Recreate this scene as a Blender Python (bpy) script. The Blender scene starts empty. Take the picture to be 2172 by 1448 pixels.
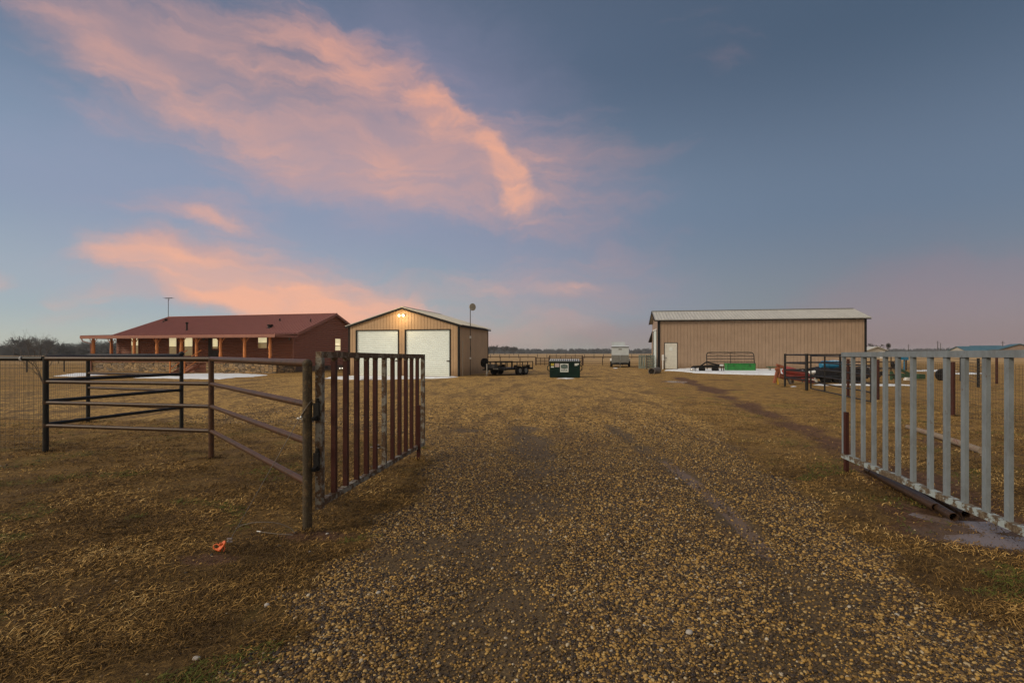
import bpy, math, random
import numpy as np
from mathutils import Vector, Matrix
R = math.radians
random.seed(7); rng = np.random.default_rng(11)
scn = bpy.context.scene
COL = scn.collection

# ------------------------------------------------------------------ camera
F, CX, HY, CH = 1086.0, 1086.0, 748.0, 1.6      # focal (px), centre, horizon row, camera height (photo pixels)
cam_d = bpy.data.cameras.new('camera'); cam = bpy.data.objects.new('camera', cam_d); COL.objects.link(cam)
cam_d.lens = 18; cam_d.sensor_width = 36; cam_d.shift_y = 24 / 2172
cam_d.clip_start = 0.05; cam_d.clip_end = 9000
cam.location = (0, 0, CH); cam.rotation_euler = (R(90), 0, 0)
scn.camera = cam
scn.view_settings.view_transform = 'Standard'; scn.view_settings.look = 'None'
scn.view_settings.exposure = 0.0; scn.view_settings.gamma = 1.0; scn.view_settings.use_curve_mapping = False
scn.render.engine = 'CYCLES'
scn.cycles.use_denoising = True
scn.cycles.max_bounces = 6; scn.cycles.diffuse_bounces = 3; scn.cycles.glossy_bounces = 3

# ------------------------------------------------------------------ world (dusk sky, clouds fixed to compass directions)
SUN_AZ, SUN_EL = R(247), R(30)       # direction the sun stands in: behind the camera, to the left
wd = bpy.data.worlds.new('World'); scn.world = wd; wd.use_nodes = True
nt = wd.node_tree; nt.nodes.clear()
def N(t, **kw):
    n = nt.nodes.new(t)
    for k, v in kw.items(): setattr(n, k, v)
    return n
def put(sock, v):
    if hasattr(v, 'is_output'): nt.links.new(v, sock)
    else: sock.default_value = v
def MA(op, a, b=None, c=None, clamp=False):
    n = N('ShaderNodeMath', operation=op); n.use_clamp = clamp
    put(n.inputs[0], a)
    if b is not None: put(n.inputs[1], b)
    if c is not None: put(n.inputs[2], c)
    return n.outputs[0]
def MIXC(f, a, b, mode='MIX'):
    n = N('ShaderNodeMix', data_type='RGBA', blend_type=mode)
    put(n.inputs[0], f); put(n.inputs[6], a); put(n.inputs[7], b)
    return n.outputs[2]
def lin(r, g, b):
    f = lambda c: (c / 255 / 12.92) if c / 255 <= 0.04045 else ((c / 255 + 0.055) / 1.055) ** 2.4
    return (f(r), f(g), f(b), 1)
def SMOOTH(v, a, b):
    n = N('ShaderNodeMapRange', interpolation_type='SMOOTHSTEP'); put(n.inputs[0], v)
    n.inputs[1].default_value = a; n.inputs[2].default_value = b
    return n.outputs[0]
tc = N('ShaderNodeTexCoord'); sp = N('ShaderNodeSeparateXYZ'); nt.links.new(tc.outputs['Generated'], sp.inputs[0])
dx, dy, dz = sp.outputs
az = MA('ARCTAN2', dx, dy)
hyp = MA('SQRT', MA('ADD', MA('MULTIPLY', dx, dx), MA('MULTIPLY', dy, dy)))
el = MA('ARCTAN2', dz, hyp)
cmb = N('ShaderNodeCombineXYZ'); put(cmb.inputs[0], az); put(cmb.inputs[1], el)
def NOISE(vec, scale, detail=5, rough=.55, dist=0.0):
    n = N('ShaderNodeTexNoise'); put(n.inputs['Vector'], vec)
    n.inputs['Scale'].default_value = scale; n.inputs['Detail'].default_value = detail
    n.inputs['Roughness'].default_value = rough; n.inputs['Distortion'].default_value = dist
    return n
def VM(op, a, b):
    n = N('ShaderNodeVectorMath', operation=op); put(n.inputs[0], a); put(n.inputs[1], b); return n.outputs[0]
wn = NOISE(cmb.outputs[0], 3.2, 6, .6)
warp = VM('MULTIPLY', VM('SUBTRACT', wn.outputs['Color'], (.5, .5, .5)), (.24, .17, 0))
P = VM('ADD', cmb.outputs[0], warp)
def ang(px, py):
    return math.atan2(px - CX, F), math.atan2(HY - py, math.hypot(F, px - CX))
def stroke(p1, p2, w, wt):
    a, b = ang(*p1), ang(*p2)
    L = math.hypot(b[0] - a[0], b[1] - a[1]); th = math.atan2(b[1] - a[1], b[0] - a[0])
    m = N('ShaderNodeMapping', vector_type='TEXTURE'); put(m.inputs[0], P)
    m.inputs[1].default_value = ((a[0] + b[0]) / 2, (a[1] + b[1]) / 2, 0)
    m.inputs[2].default_value = (0, 0, th)
    m.inputs[3].default_value = (L / 2 + w / F * 1.1, w / F * 1.5, 1)
    g = N('ShaderNodeTexGradient', gradient_type='SPHERICAL'); put(g.inputs[0], m.outputs[0])
    s = SMOOTH(g.outputs['Fac'], 0, .75)
    return s, wt
def total(strokes):
    acc = 0.0
    for s in strokes:
        o, w = stroke(*s); acc = MA('MULTIPLY_ADD', o, w, acc)
    return acc
rot = N('ShaderNodeMapping', vector_type='POINT'); put(rot.inputs[0], P)
rot.inputs[2].default_value = (0, 0, R(26)); rot.inputs[3].default_value = (.8, 3.2, 1)
fn = NOISE(rot.outputs[0], 3.4, 6, .54, .45).outputs['Fac']
fn2 = NOISE(rot.outputs[0], 9.0, 6, .56, .4).outputs['Fac']
fn3 = NOISE(rot.outputs[0], 27.0, 6, .65, 1.2).outputs['Fac']
fib = MA('ADD', MA('ADD', MA('MULTIPLY', MA('SUBTRACT', fn, .5), 1.15), MA('MULTIPLY', MA('SUBTRACT', fn2, .5), .7)), MA('MULTIPLY', MA('SUBTRACT', fn3, .5), .22))
wash = SMOOTH(MA('MULTIPLY_ADD', fib, .5, total([((-200, 330), (900, 560), 200, .8), ((600, 150), (1500, 560), 200, .8), ((1000, 560), (1600, 700), 100, .5), ((500, -60), (1300, 160), 120, .4)])), .1, 1.1)
# broad veil of pink cloud, brighter lit folds, and deep orange cores
veil = total([((-60, 60), (600, 95), 62, .5), ((1050, 330), (1440, 320), 40, .35), ((600, 715), (1150, 728), 45, .5), ((60, 110), (420, 230), 80, .5), ((330, 120), (1000, 330), 150, 1.0), ((500, 300), (1130, 430), 90, .7),
    ((950, 300), (1400, 360), 100, .5), ((1050, 430), (1520, 600), 110, .42), ((200, 440), (620, 490), 60, .55), ((130, 500), (620, 610), 50, .9),
    ((300, 600), (950, 650), 90, .8), ((860, 590), (1330, 650), 70, .7), ((80, 670), (330, 640), 30, .5), ((1750, 720), (2250, 620), 70, .7),
    ((1340, 110), (1600, 100), 50, .35), ((1650, 590), (2250, 430), 70, .35), ((850, 700), (1400, 722), 45, .7), ((-40, 575), (60, 578), 20, .6)])
core = total([((30, 75), (330, 140), 42, .35), ((180, 150), (430, 210), 40, .6), ((430, 130), (760, 130), 70, .55), ((640, 70), (960, 260), 58, .75),
    ((860, 200), (1050, 310), 40, 1.0), ((1020, 290), (1128, 455), 30, 1.15), ((330, 220), (560, 310), 44, .4), ((560, 250), (900, 340), 80, .3), ((490, 325), (700, 352), 24, .5), ((700, 360), (980, 440), 55, .55),
    ((980, 360), (1260, 410), 70, .35), ((130, 500), (560, 600), 32, .95), ((380, 575), (760, 670), 55, 1.2), ((600, 600), (900, 640), 50, .55),
    ((350, 438), (560, 475), 24, .4), ((460, 525), (620, 532), 16, .35), ((110, 664), (300, 645), 18, .45), ((500, 670), (900, 705), 46, 1.0), ((780, 640), (1000, 690), 34, .5), ((330, 600), (700, 640), 34, .5), ((910, 575), (1060, 605), 30, .5),
    ((1080, 612), (1280, 603), 24, .5), ((-30, 575), (50, 575), 12, .5)])
veilM = SMOOTH(MA('MULTIPLY_ADD', fib, 1.5, MA('SUBTRACT', veil, .12)), -.05, 1.3)
veilM = MA('MULTIPLY', veilM, SMOOTH(veil, 0.0, .12))
coreM = SMOOTH(MA('MULTIPLY_ADD', fib, 1.35, MA('SUBTRACT', core, .10)), -.05, 1.5)
coreM = MA('MULTIPLY', coreM, SMOOTH(core, 0.0, .15))
gapn = NOISE(rot.outputs[0], 5.0, 5, .52, .5).outputs['Fac']
gaps = MA('MULTIPLY_ADD', SMOOTH(gapn, .34, .62), .58, .42)
coreM = MA('MULTIPLY', coreM, gaps); veilM = MA('MULTIPLY', veilM, MA('MULTIPLY_ADD', gaps, .6, .4))
# clear sky: colour by height, darker to the right (east side, away from the glow)
def RAMP(fac, stops, interp='EASE'):
    n = N('ShaderNodeValToRGB'); put(n.inputs[0], fac); cr = n.color_ramp; cr.interpolation = interp
    while len(cr.elements) < len(stops): cr.elements.new(.5)
    for e, (p, c) in zip(cr.elements, stops): e.position = p; e.color = c
    return n.outputs[0]
elN = MA('DIVIDE', el, R(90), clamp=True)
left = RAMP(elN, [(0, lin(178, 182, 172)), (.05, lin(152, 166, 174)), (.16, lin(126, 144, 166)), (.33, lin(96, 110, 134)), (.42, lin(92, 104, 126)), (.62, lin(172, 172, 180)), (1, lin(190, 184, 184))])  # stops above the frame brightened as added fill for ground and rails
right = RAMP(elN, [(0, lin(108, 104, 108)), (.05, lin(108, 111, 122)), (.16, lin(94, 108, 127)), (.33, lin(68, 84, 103)), (.42, lin(66, 80, 98)), (.62, lin(168, 168, 176)), (1, lin(190, 184, 184))])
sky = MIXC(SMOOTH(az, -.55, .72), left, right)
back = MA('ABSOLUTE', az)
sky = MIXC(SMOOTH(back, 1.2, 2.6), sky, RAMP(elN, [(0, lin(232, 208, 172)), (.12, lin(222, 196, 164)), (.4, lin(196, 184, 172)), (1, lin(205, 196, 192))]))  # sky behind the camera brightened too, as unseen fill
veilc = MIXC(SMOOTH(az, -.15, .6), lin(200, 154, 144), lin(122, 108, 120))
sky = MIXC(MA('MULTIPLY', wash, .36), sky, MIXC(SMOOTH(az, -.2, .5), lin(158, 148, 172), lin(122, 118, 140)))
sky = MIXC(MA('MULTIPLY', veilM, .72), sky, veilc)
corec = RAMP(elN, [(0, lin(238, 170, 140)), (.12, lin(244, 174, 136)), (.42, lin(226, 160, 136)), (1, lin(210, 150, 140))])
sky = MIXC(MA('MULTIPLY', coreM, .86), sky, corec)
rose = total([((1700, 745), (2350, 590), 110, 1.0), ((1150, 745), (1500, 690), 40, .7), ((700, 735), (1300, 720), 50, .45)])
sky = MIXC(MA('MULTIPLY', SMOOTH(rose, 0, 1.1), .46), sky, lin(142, 106, 114))
nis = N('ShaderNodeTexSky', sky_type='NISHITA'); nis.sun_disc = False
nis.sun_elevation = SUN_EL; nis.sun_rotation = SUN_AZ
sky = MIXC(.012, sky, nis.outputs[0], 'ADD')
bg = N('ShaderNodeBackground'); put(bg.inputs[0], sky); bg.inputs[1].default_value = 1.0
wo = N('ShaderNodeOutputWorld'); nt.links.new(bg.outputs[0], wo.inputs[0])
wd.cycles.sampling_method = 'MANUAL'; wd.cycles.sample_map_resolution = 512

# ------------------------------------------------------------------ sun
sd = bpy.data.lights.new('sun', 'SUN'); so = bpy.data.objects.new('sun', sd); COL.objects.link(so)
sd.energy = 2.3; sd.angle = R(18); sd.color = (1.0, .84, .62)
sv = Vector((math.sin(SUN_AZ) * math.cos(SUN_EL), math.cos(SUN_AZ) * math.cos(SUN_EL), math.sin(SUN_EL)))
so.rotation_euler = sv.to_track_quat('Z', 'Y').to_euler(); so.location = sv * 50 + Vector((0, 0, 20))

# ------------------------------------------------------------------ helpers
def G(px, py, z=0.0):
    d = (CH - z) * F / (py - HY); return Vector(((px - CX) / F * d, d, z))
def PT(px, d, py): return Vector(((px - CX) / F * d, d, CH - (py - HY) * d / F))
def tag(o, label=None, cat=None, group=None, kind=None):
    if label: o['label'] = label
    if cat: o['category'] = cat
    if group: o['group'] = group
    if kind: o['kind'] = kind
    return o
def thing(name, loc, yaw, label, cat, group=None):
    o = bpy.data.objects.new(name, None); COL.objects.link(o); o.location = loc; o.rotation_euler = (0, 0, yaw)
    o.empty_display_size = .2
    return tag(o, label, cat, group)
def perp(d):
    d = d.normalized(); a = Vector((0, 0, 1)) if abs(d.z) < .9 else Vector((1, 0, 0))
    u = d.cross(a).normalized(); return u, d.cross(u).normalized()
class MB:
    def __init__(s): s.v = []; s.f = []; s.sm = []
    def add(s, vs, fs, smooth=False):
        o = len(s.v); s.v += [tuple(v) for v in vs]; s.f += [tuple(i + o for i in f) for f in fs]; s.sm += [smooth] * len(fs)
    def box(s, x0, x1, y0, y1, z0, z1):
        v = [(x, y, z) for z in (z0, z1) for y in (y0, y1) for x in (x0, x1)]
        s.add(v, [(0, 2, 3, 1), (4, 5, 7, 6), (0, 1, 5, 4), (2, 6, 7, 3), (0, 4, 6, 2), (1, 3, 7, 5)])
    def beam(s, p, q, w, h, side=None):
        p, q = Vector(p), Vector(q); d = (q - p).normalized()
        if side is None: u, v = perp(d)
        else:
            u = Vector(side) - d * Vector(side).dot(d); u.normalize(); v = d.cross(u).normalized()
        vs = [c + u * a * w / 2 + v * b * h / 2 for c in (p, q) for a, b in ((-1, -1), (1, -1), (1, 1), (-1, 1))]
        s.add(vs, [(3, 2, 1, 0), (4, 5, 6, 7), (0, 1, 5, 4), (1, 2, 6, 5), (2, 3, 7, 6), (3, 0, 4, 7)])
    def tube(s, pts, r, n=10, caps=True, hollow=False):
        pts = [Vector(p) for p in pts]; m = len(pts)
        rs = r if isinstance(r, (list, tuple)) else [r] * m
        rings = []; u0 = None
        for i, p in enumerate(pts):
            d = (pts[min(i + 1, m - 1)] - pts[max(i - 1, 0)])
            if u0 is None: u, v = perp(d)
            else:
                dn = d.normalized(); u = (u0 - dn * u0.dot(dn)).normalized(); v = dn.cross(u)
            u0 = u
            rings.append([p + (u * math.cos(2 * math.pi * k / n) + v * math.sin(2 * math.pi * k / n)) * rs[i] for k in range(n)])
        vs = [q for g in rings for q in g]
        fs = [(i * n + k, i * n + (k + 1) % n, (i + 1) * n + (k + 1) % n, (i + 1) * n + k) for i in range(m - 1) for k in range(n)]
        s.add(vs, fs, True)
        if caps and not hollow:
            s.add(rings[0], [tuple(range(n - 1, -1, -1))]); s.add(rings[-1], [tuple(range(n))])
        if hollow:
            for g, c, d in ((rings[0], pts[0], pts[1] - pts[0]), (rings[-1], pts[-1], pts[-2] - pts[-1])):
                d = d.normalized()
                inn = [c + (q - c) * .84 for q in g]; deep = [q + d * min(.35, 4 * rs[0] + .05) for q in inn]
                s.add(g + inn, [(k, (k + 1) % n, n + (k + 1) % n, n + k) for k in range(n)])
                s.add(inn + deep, [(k, (k + 1) % n, n + (k + 1) % n, n + k) for k in range(n)], True)
                s.add(deep, [tuple(range(n))])
    def sphere(s, c, r, sc=(1, 1, 1), n=12, m=7):
        vs = []; c = Vector(c)
        for i in range(m + 1):
            t = math.pi * i / m
            for k in range(n):
                p = 2 * math.pi * k / n
                vs.append(c + Vector((math.sin(t) * math.cos(p) * sc[0], math.sin(t) * math.sin(p) * sc[1], math.cos(t) * sc[2])) * r)
        s.add(vs, [(i * n + k, (i + 1) * n + k, (i + 1) * n + (k + 1) % n, i * n + (k + 1) % n) for i in range(m) for k in range(n)], True)
    def prism(s, poly, vec):
        poly = [Vector(p) for p in poly]; vec = Vector(vec); n = len(poly)
        s.add(poly + [p + vec for p in poly], [tuple(range(n - 1, -1, -1)), tuple(range(n, 2 * n))] + [(i, (i + 1) % n, n + (i + 1) % n, n + i) for i in range(n)])
    def quad(s, *p): s.add(p, [tuple(range(len(p)))])
    def build(s, name, mat, parent=None, label=None):
        me = bpy.data.meshes.new(name); me.from_pydata(s.v, [], s.f); me.validate()
        if len(me.polygons) == len(s.sm): me.polygons.foreach_set('use_smooth', s.sm)
        me.materials.append(mat); me.update()
        o = bpy.data.objects.new(name, me); COL.objects.link(o)
        if parent: o.parent = parent
        if label: o['label'] = label
        return o
def np_mesh(name, verts, faces, mat, smooth=False, attrs=None):
    """verts Nx3, faces MxK (K const)"""
    me = bpy.data.meshes.new(name); K = faces.shape[1]
    me.vertices.add(len(verts)); me.vertices.foreach_set('co', verts.astype(np.float32).ravel())
    me.loops.add(faces.size); me.loops.foreach_set('vertex_index', faces.astype(np.int32).ravel())
    me.polygons.add(len(faces)); me.polygons.foreach_set('loop_start', np.arange(0, faces.size, K, dtype=np.int32))
    if smooth: me.polygons.foreach_set('use_smooth', np.ones(len(faces), bool))
    for an, av in (attrs or {}).items():
        a = me.attributes.new(an, 'FLOAT', 'POINT'); a.data.foreach_set('value', av.astype(np.float32))
    me.update(); me.validate()
    if mat: me.materials.append(mat)
    o = bpy.data.objects.new(name, me); COL.objects.link(o); return o

# ---- material helper
class MT:
    def __init__(s, name):
        s.m = bpy.data.materials.new(name); s.m.use_nodes = True; s.t = s.m.node_tree
        s.b = s.t.nodes['Principled BSDF']; s.co = None
    def n(s, t, **kw):
        n = s.t.nodes.new(t)
        for k, v in kw.items(): setattr(n, k, v)
        return n
    def put(s, sock, v):
        if hasattr(v, 'is_output'): s.t.links.new(v, sock)
        else: sock.default_value = v
    def coord(s, scale=(1, 1, 1), kind='Object'):
        c = s.n('ShaderNodeTexCoord'); m = s.n('ShaderNodeMapping'); s.put(m.inputs[0], c.outputs[kind]); m.inputs[3].default_value = scale
        return m.outputs[0]
    def noise(s, scale, detail=4, rough=.6, vec=None, out='Fac', dist=0):
        n = s.n('ShaderNodeTexNoise'); s.put(n.inputs['Vector'], vec if vec is not None else s.coord())
        n.inputs['Scale'].default_value = scale; n.inputs['Detail'].default_value = detail; n.inputs['Roughness'].default_value = rough
        n.inputs['Distortion'].default_value = dist
        return n.outputs[out]
    def mr(s, v, a, b, c=0, d=1):
        n = s.n('ShaderNodeMapRange', interpolation_type='SMOOTHSTEP'); s.put(n.inputs[0], v)
        for i, x in zip((1, 2, 3, 4), (a, b, c, d)): n.inputs[i].default_value = x
        return n.outputs[0]
    def mix(s, f, a, b, mode='MIX'):
        n = s.n('ShaderNodeMix', data_type='RGBA', blend_type=mode); s.put(n.inputs[0], f)
        s.put(n.inputs[6], a if hasattr(a, 'is_output') else (*a[:3], 1)); s.put(n.inputs[7], b if hasattr(b, 'is_output') else (*b[:3], 1)); return n.outputs[2]
    def ma(s, op, a, b=0, c=None):
        n = s.n('ShaderNodeMath', operation=op); s.put(n.inputs[0], a); s.put(n.inputs[1], b)
        if c is not None: s.put(n.inputs[2], c)
        return n.outputs[0]
    def bump(s, h, strength=.3, dist=.01):
        n = s.n('ShaderNodeBump'); n.inputs['Strength'].default_value = strength; n.inputs['Distance'].default_value = dist
        s.put(n.inputs['Height'], h); s.put(s.b.inputs['Normal'], n.outputs[0])
    def fin(s, col, rough=.6, metal=0, spec=None):
        if spec is None and not hasattr(col, 'is_output') and max(col[:3]) < .05: spec = .2
        s.put(s.b.inputs['Base Color'], col if hasattr(col, 'is_output') else (*col[:3], 1)); s.put(s.b.inputs['Roughness'], rough)
        s.put(s.b.inputs['Metallic'], metal)
        if spec is not None: s.b.inputs['Specular IOR Level'].default_value = spec
        return s.m
def simple(name, a, b=None, scale=4, rough=.6, metal=0, lo=.35, hi=.7, bump=0, bs=30, spec=None, stretch=(1, 1, 1)):
    t = MT(name); b = b or tuple(c * .7 for c in a)
    v = t.coord(stretch)
    col = t.mix(t.mr(t.noise(scale, 5, .65, v), lo, hi), a, b)
    if bump: t.bump(t.noise(bs, 4, .6, v), bump, .01)
    return t.fin(col, rough, metal, spec)
def patchy(name, a, b, c, scale, thr=(.5, .56), rough=.7, bump=.3, spec=.25):
    """paint a, rust/second b in sharp patches, c fine mottling"""
    t = MT(name)
    m = t.mr(t.noise(scale, 6, .68), *thr); f = t.mr(t.noise(scale * 6, 4, .7), .4, .7)
    col = t.mix(m, t.mix(t.ma('MULTIPLY', f, .35), a, c), t.mix(f, b, c)); t.bump(t.ma('SUBTRACT', 1.0, m), bump, .002)
    return t.fin(col, rough, 0, spec)
M = {}
M['rust_pipe'] = patchy('rusty_pipe', (.046, .026, .016), (.020, .014, .010), (.080, .042, .022), 5, (.42, .62), .46, .05, .28)
M['red_pipe'] = patchy('red_brown_pipe', (.068, .032, .018), (.034, .020, .013), (.10, .050, .026), 6, (.42, .62), .46, .05, .28)
M['black_pipe'] = patchy('black_pipe', (.008, .009, .010), (.035, .020, .016), (.020, .020, .022), 4, (.55, .68), .46, .05, .28)
M['moss_pipe'] = patchy('weathered_post', (.040, .030, .020), (.085, .050, .024), (.11, .10, .06), 14, (.5, .58), .75, .2)
M['red_bar'] = patchy('red_oxide_bar', (.045, .013, .010), (.030, .013, .010), (.065, .022, .015), 7, (.45, .65), .55, .05)
M['peel'] = patchy('peeling_paint', (.20, .20, .18), (.060, .034, .020), (.12, .08, .05), 11, (.45, .54), .7, .6)
M['peel_rusty'] = patchy('rusty_peeling_paint', (.20, .17, .13), (.075, .045, .028), (.13, .09, .055), 13, (.44, .5), .75, .6)
def mat_gate():
    t = MT('grey_paint'); v = t.coord((1, 1, .5))
    col = t.mix(t.mr(t.noise(5, 6, .7, v), .35, .7), (.185, .22, .25), (.135, .155, .17)); col = t.mix(t.mr(t.noise(30, 5, .7, v), .5, .75, 0, .5), col, (.26, .28, .29))
    col = t.mix(t.mr(t.noise(16, 6, .72, t.coord()), .63, .68), col, (.10, .060, .036)); col = t.mix(t.mr(t.noise(8, 5, .7, t.coord((3, 3, .35))), .58, .72, 0, .55), col, (.12, .10, .085))
    t.bump(t.noise(60, 4, .7), .12, .003); return t.fin(col, .5, 0, .3)
M['grey_paint'] = mat_gate()
def mat_sheet(name, a, b, dirt):
    t = MT(name); co = t.coord(); col = t.mix(t.mr(t.noise(1.2, 5, .65), .35, .7), a, b)
    col = t.mix(t.mr(t.noise(3.0, 5, .7, t.coord((2.2, 2.2, .18))), .48, .72, 0, .30), col, tuple(c * .62 for c in a))
    z = t.n('ShaderNodeSeparateXYZ'); t.put(z.inputs[0], co)
    h = t.ma('ADD', z.outputs[2], t.ma('MULTIPLY', t.ma('SUBTRACT', t.noise(2.5, 5, .7), .5), 1.1))
    col = t.mix(t.mr(h, .75, .05, 0, .75), col, dirt)
    return t.fin(col, .5)
M['grey_peel'] = patchy('peeling_grey_paint', (.30, .36, .38), (.080, .055, .036), (.20, .17, .12), 8, (.47, .5), .65, .6)
M['tan'] = mat_sheet('tan_sheet_metal', (.43, .29, .17), (.37, .25, .15), (.20, .125, .065))
M['tan2'] = mat_sheet('barn_tan_sheet_metal', (.30, .215, .152), (.26, .185, .13), (.16, .105, .06))
M['black_trim'] = simple('black_trim', (.009, .009, .010), (.015, .015, .015), 5, .6, spec=.15)
M['galv'] = simple('galvanised_roof', (.52, .52, .49), (.42, .42, .40), 1.2, .5, .1, stretch=(1, .3, 1))
M['door_white'] = simple('white_roller_door', (.82, .93, .94), (.77, .88, .89), 2, .5)
M['man_door'] = simple('white_door', (.55, .56, .52), (.47, .48, .45), 3, .5)
M['red_roof'] = simple('red_metal_roof', (.50, .235, .19), (.43, .20, .165), 1.0, .38, .1, stretch=(1, .3, 1))
M['siding'] = simple('brown_log_siding', (.29, .115, .072), (.22, .086, .055), 2.5, .6, stretch=(.3, 1, 6), bump=.2, bs=12)
M['brown_trim'] = simple('brown_trim', (.28, .115, .08), (.22, .09, .062), 4, .55)
M['skirting'] = simple('brown_skirting', (.105, .07, .05), (.08, .052, .04), 3, .7)
M['log'] = simple('orange_log_wood', (.66, .25, .075), (.36, .12, .038), 5, .55, stretch=(1, 1, .6), bump=.6, bs=9, lo=.3, hi=.8)
M['deck'] = simple('deck_wood', (.22, .10, .055), (.15, .07, .04), 5, .7)
M['dark'] = simple('dark_recess', (.01, .01, .01), (.014, .013, .012), 5, .6)
M['tyre'] = simple('rubber', (.010, .010, .011), (.017, .016, .015), 9, .85, spec=.15)
M['steel'] = simple('bright_steel', (.55, .56, .56), (.4, .4, .4), 20, .35, .8)
M['wire'] = simple('wire', (.055, .048, .042), (.085, .07, .055), 9, .55, .3)
M['cable'] = simple('steel_cable', (.13, .11, .09), (.09, .075, .06), 60, .5, .3)
M['orange'] = simple('orange_plastic', (.60, .105, .012), (.45, .07, .01), 20, .5)
M['white'] = simple('white_paint', (.72, .74, .74), (.62, .64, .65), 2, .4)
M['trailer_white'] = simple('white_aluminium', (.44, .50, .55), (.39, .44, .49), 1.5, .45)
M['plate'] = simple('grey_stone_guard', (.19, .20, .20), (.15, .16, .16), 4, .4, .4)
M['bin_green'] = simple('dark_green_bin_paint', (.0035, .021, .016), (.004, .013, .011), 3, .55, spec=.12)
M['lid'] = simple('black_plastic_lid', (.03, .03, .032), (.05, .05, .05), 4, .5)
M['green'] = simple('green_machine_paint', (.012, .20, .030), (.010, .13, .024), 2.5, .5)
M['machine_green'] = simple('dull_green_paint', (.020, .075, .035), (.02, .04, .022), 4, .6)
M['yellow'] = simple('yellow_paint', (.62, .40, .03), (.4, .24, .02), 6, .6)
M['mred'] = simple('faded_red_paint', (.34, .055, .045), (.20, .04, .03), 3, .5)
M['mrust'] = simple('rusty_red_steel', (.30, .095, .045), (.14, .05, .03), 5, .7)
M['tarp'] = simple('black_tarp', (.008, .008, .010), (.018, .018, .020), 3, .75, bump=.8, bs=5, spec=.2)
M['blue'] = simple('blue_plastic', (.012, .17, .32), (.01, .11, .22), 5, .45)
M['bluelight'] = simple('pale_blue_tarp', (.30, .45, .62), (.02, .2, .38), 9, .6, lo=.4, hi=.6)
M['pale'] = simple('pale_wall', (.40, .38, .33), (.34, .32, .28), 1, .7)
M['blue_roof'] = simple('blue_metal_roof', (.04, .13, .18), (.03, .10, .14), .5, .5, .1)
M['far_tan'] = simple('far_brown_wall', (.19, .14, .11), (.15, .11, .09), .5, .7)
M['concrete'] = simple('concrete', (.36, .34, .31), (.26, .25, .23), 4, .85, bump=.3)
M['bark'] = simple('bark', (.060, .050, .044), (.095, .08, .07), 6, .9)
M['bark_far'] = simple('far_bark', (.050, .050, .054), (.085, .080, .08), .6, .95)
M['wood_far'] = simple('far_wood', (.030, .036, .042), (.055, .058, .062), .08, .95, spec=.1)
M['yellow_label'] = simple('yellow_label', (.55, .48, .04), None, 9, .5)
M['pink_label'] = simple('pale_pink_label', (.42, .36, .38), None, 9, .5)
M['white_label'] = simple('white_label', (.60, .66, .66), (.52, .58, .58), 9, .5)
M['badge'] = simple('dark_badge', (.02, .05, .055), None, 9, .5)
M['badge_text'] = simple('grey_green_lettering', (.16, .24, .22), None, 30, .5)
M['old_wood'] = patchy('weathered_wood', (.20, .16, .12), (.15, .07, .055), (.32, .27, .22), 9, (.5, .6), .85, .3)
M['dish'] = simple('grey_dish', (.33, .31, .27), (.25, .24, .2), 5, .6)
def mat_snow():
    t = MT('snow'); t.bump(t.noise(9, 5, .6), .5, .03)
    return t.fin(t.mix(t.mr(t.noise(2.2, 6, .7), .45, .75), (.74, .80, .86), (.50, .48, .45)), .55)
M['snow'] = mat_snow()
def mat_stone():
    t = MT('ledge_stone')
    v = t.n('ShaderNodeTexVoronoi', feature='F1', distance='CHEBYCHEV'); t.put(v.inputs['Vector'], t.coord((2.6, 2.6, 5.5))); v.inputs['Scale'].default_value = 1.0
    e = t.n('ShaderNodeTexVoronoi', feature='DISTANCE_TO_EDGE'); t.put(e.inputs['Vector'], t.coord((2.6, 2.6, 5.5))); e.inputs['Scale'].default_value = 1.0
    sep = t.n('ShaderNodeSeparateColor'); t.put(sep.inputs[0], v.outputs['Color'])
    r = t.n('ShaderNodeValToRGB'); t.put(r.inputs[0], sep.outputs[0]); cr = r.color_ramp
    st = [(0, (.10, .075, .05)), (.3, (.32, .21, .10)), (.55, (.22, .165, .11)), (.75, (.40, .28, .14)), (1, (.15, .13, .12))]
    while len(cr.elements) < 5: cr.elements.new(.5)
    for q, (p, c) in zip(cr.elements, st): q.position = p; q.color = (*c, 1)
    col = t.mix(t.mr(e.outputs['Distance'], .02, .07), (.04, .032, .025), r.outputs[0])
    t.bump(t.mr(e.outputs['Distance'], .0, .12), .8, .03)
    return t.fin(col, .85)
M['stone'] = mat_stone()
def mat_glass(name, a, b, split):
    """glossy curtained pane; reflected sky (cream) and field (tan) painted in as self-glow"""
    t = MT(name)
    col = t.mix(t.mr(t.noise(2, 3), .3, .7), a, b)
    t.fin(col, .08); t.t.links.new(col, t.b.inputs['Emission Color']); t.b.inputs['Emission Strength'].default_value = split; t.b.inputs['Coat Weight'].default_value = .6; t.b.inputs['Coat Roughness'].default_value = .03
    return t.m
M['pane_top'] = mat_glass('pane_cream_sky_glow', (.80, .68, .38), (.66, .58, .36), .75)  # curtain cream, with the bright sky reflection put in as emission
M['pane_low'] = mat_glass('pane_tan_field_reflection', (.34, .235, .095), (.28, .20, .09), .35)  # reflection of the field painted as tan colour and emission
M['frame_white'] = simple('cream_frame', (.6, .56, .45), None, 5, .5)
def mat_emit(name, col, st):
    t = MT(name); t.fin((.8, .8, .8), .5); t.b.inputs['Emission Color'].default_value = (*col, 1); t.b.inputs['Emission Strength'].default_value = st
    return t.m
M['lamp'] = mat_emit('lit_lamp_glass', (1, .82, .45), 9)
M['lamp_small'] = mat_emit('lit_small_lamp_glass', (1, .9, .7), 2)
M['pane_glow'] = mat_emit('glowing_patch', (1, .82, .5), .9)

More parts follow.
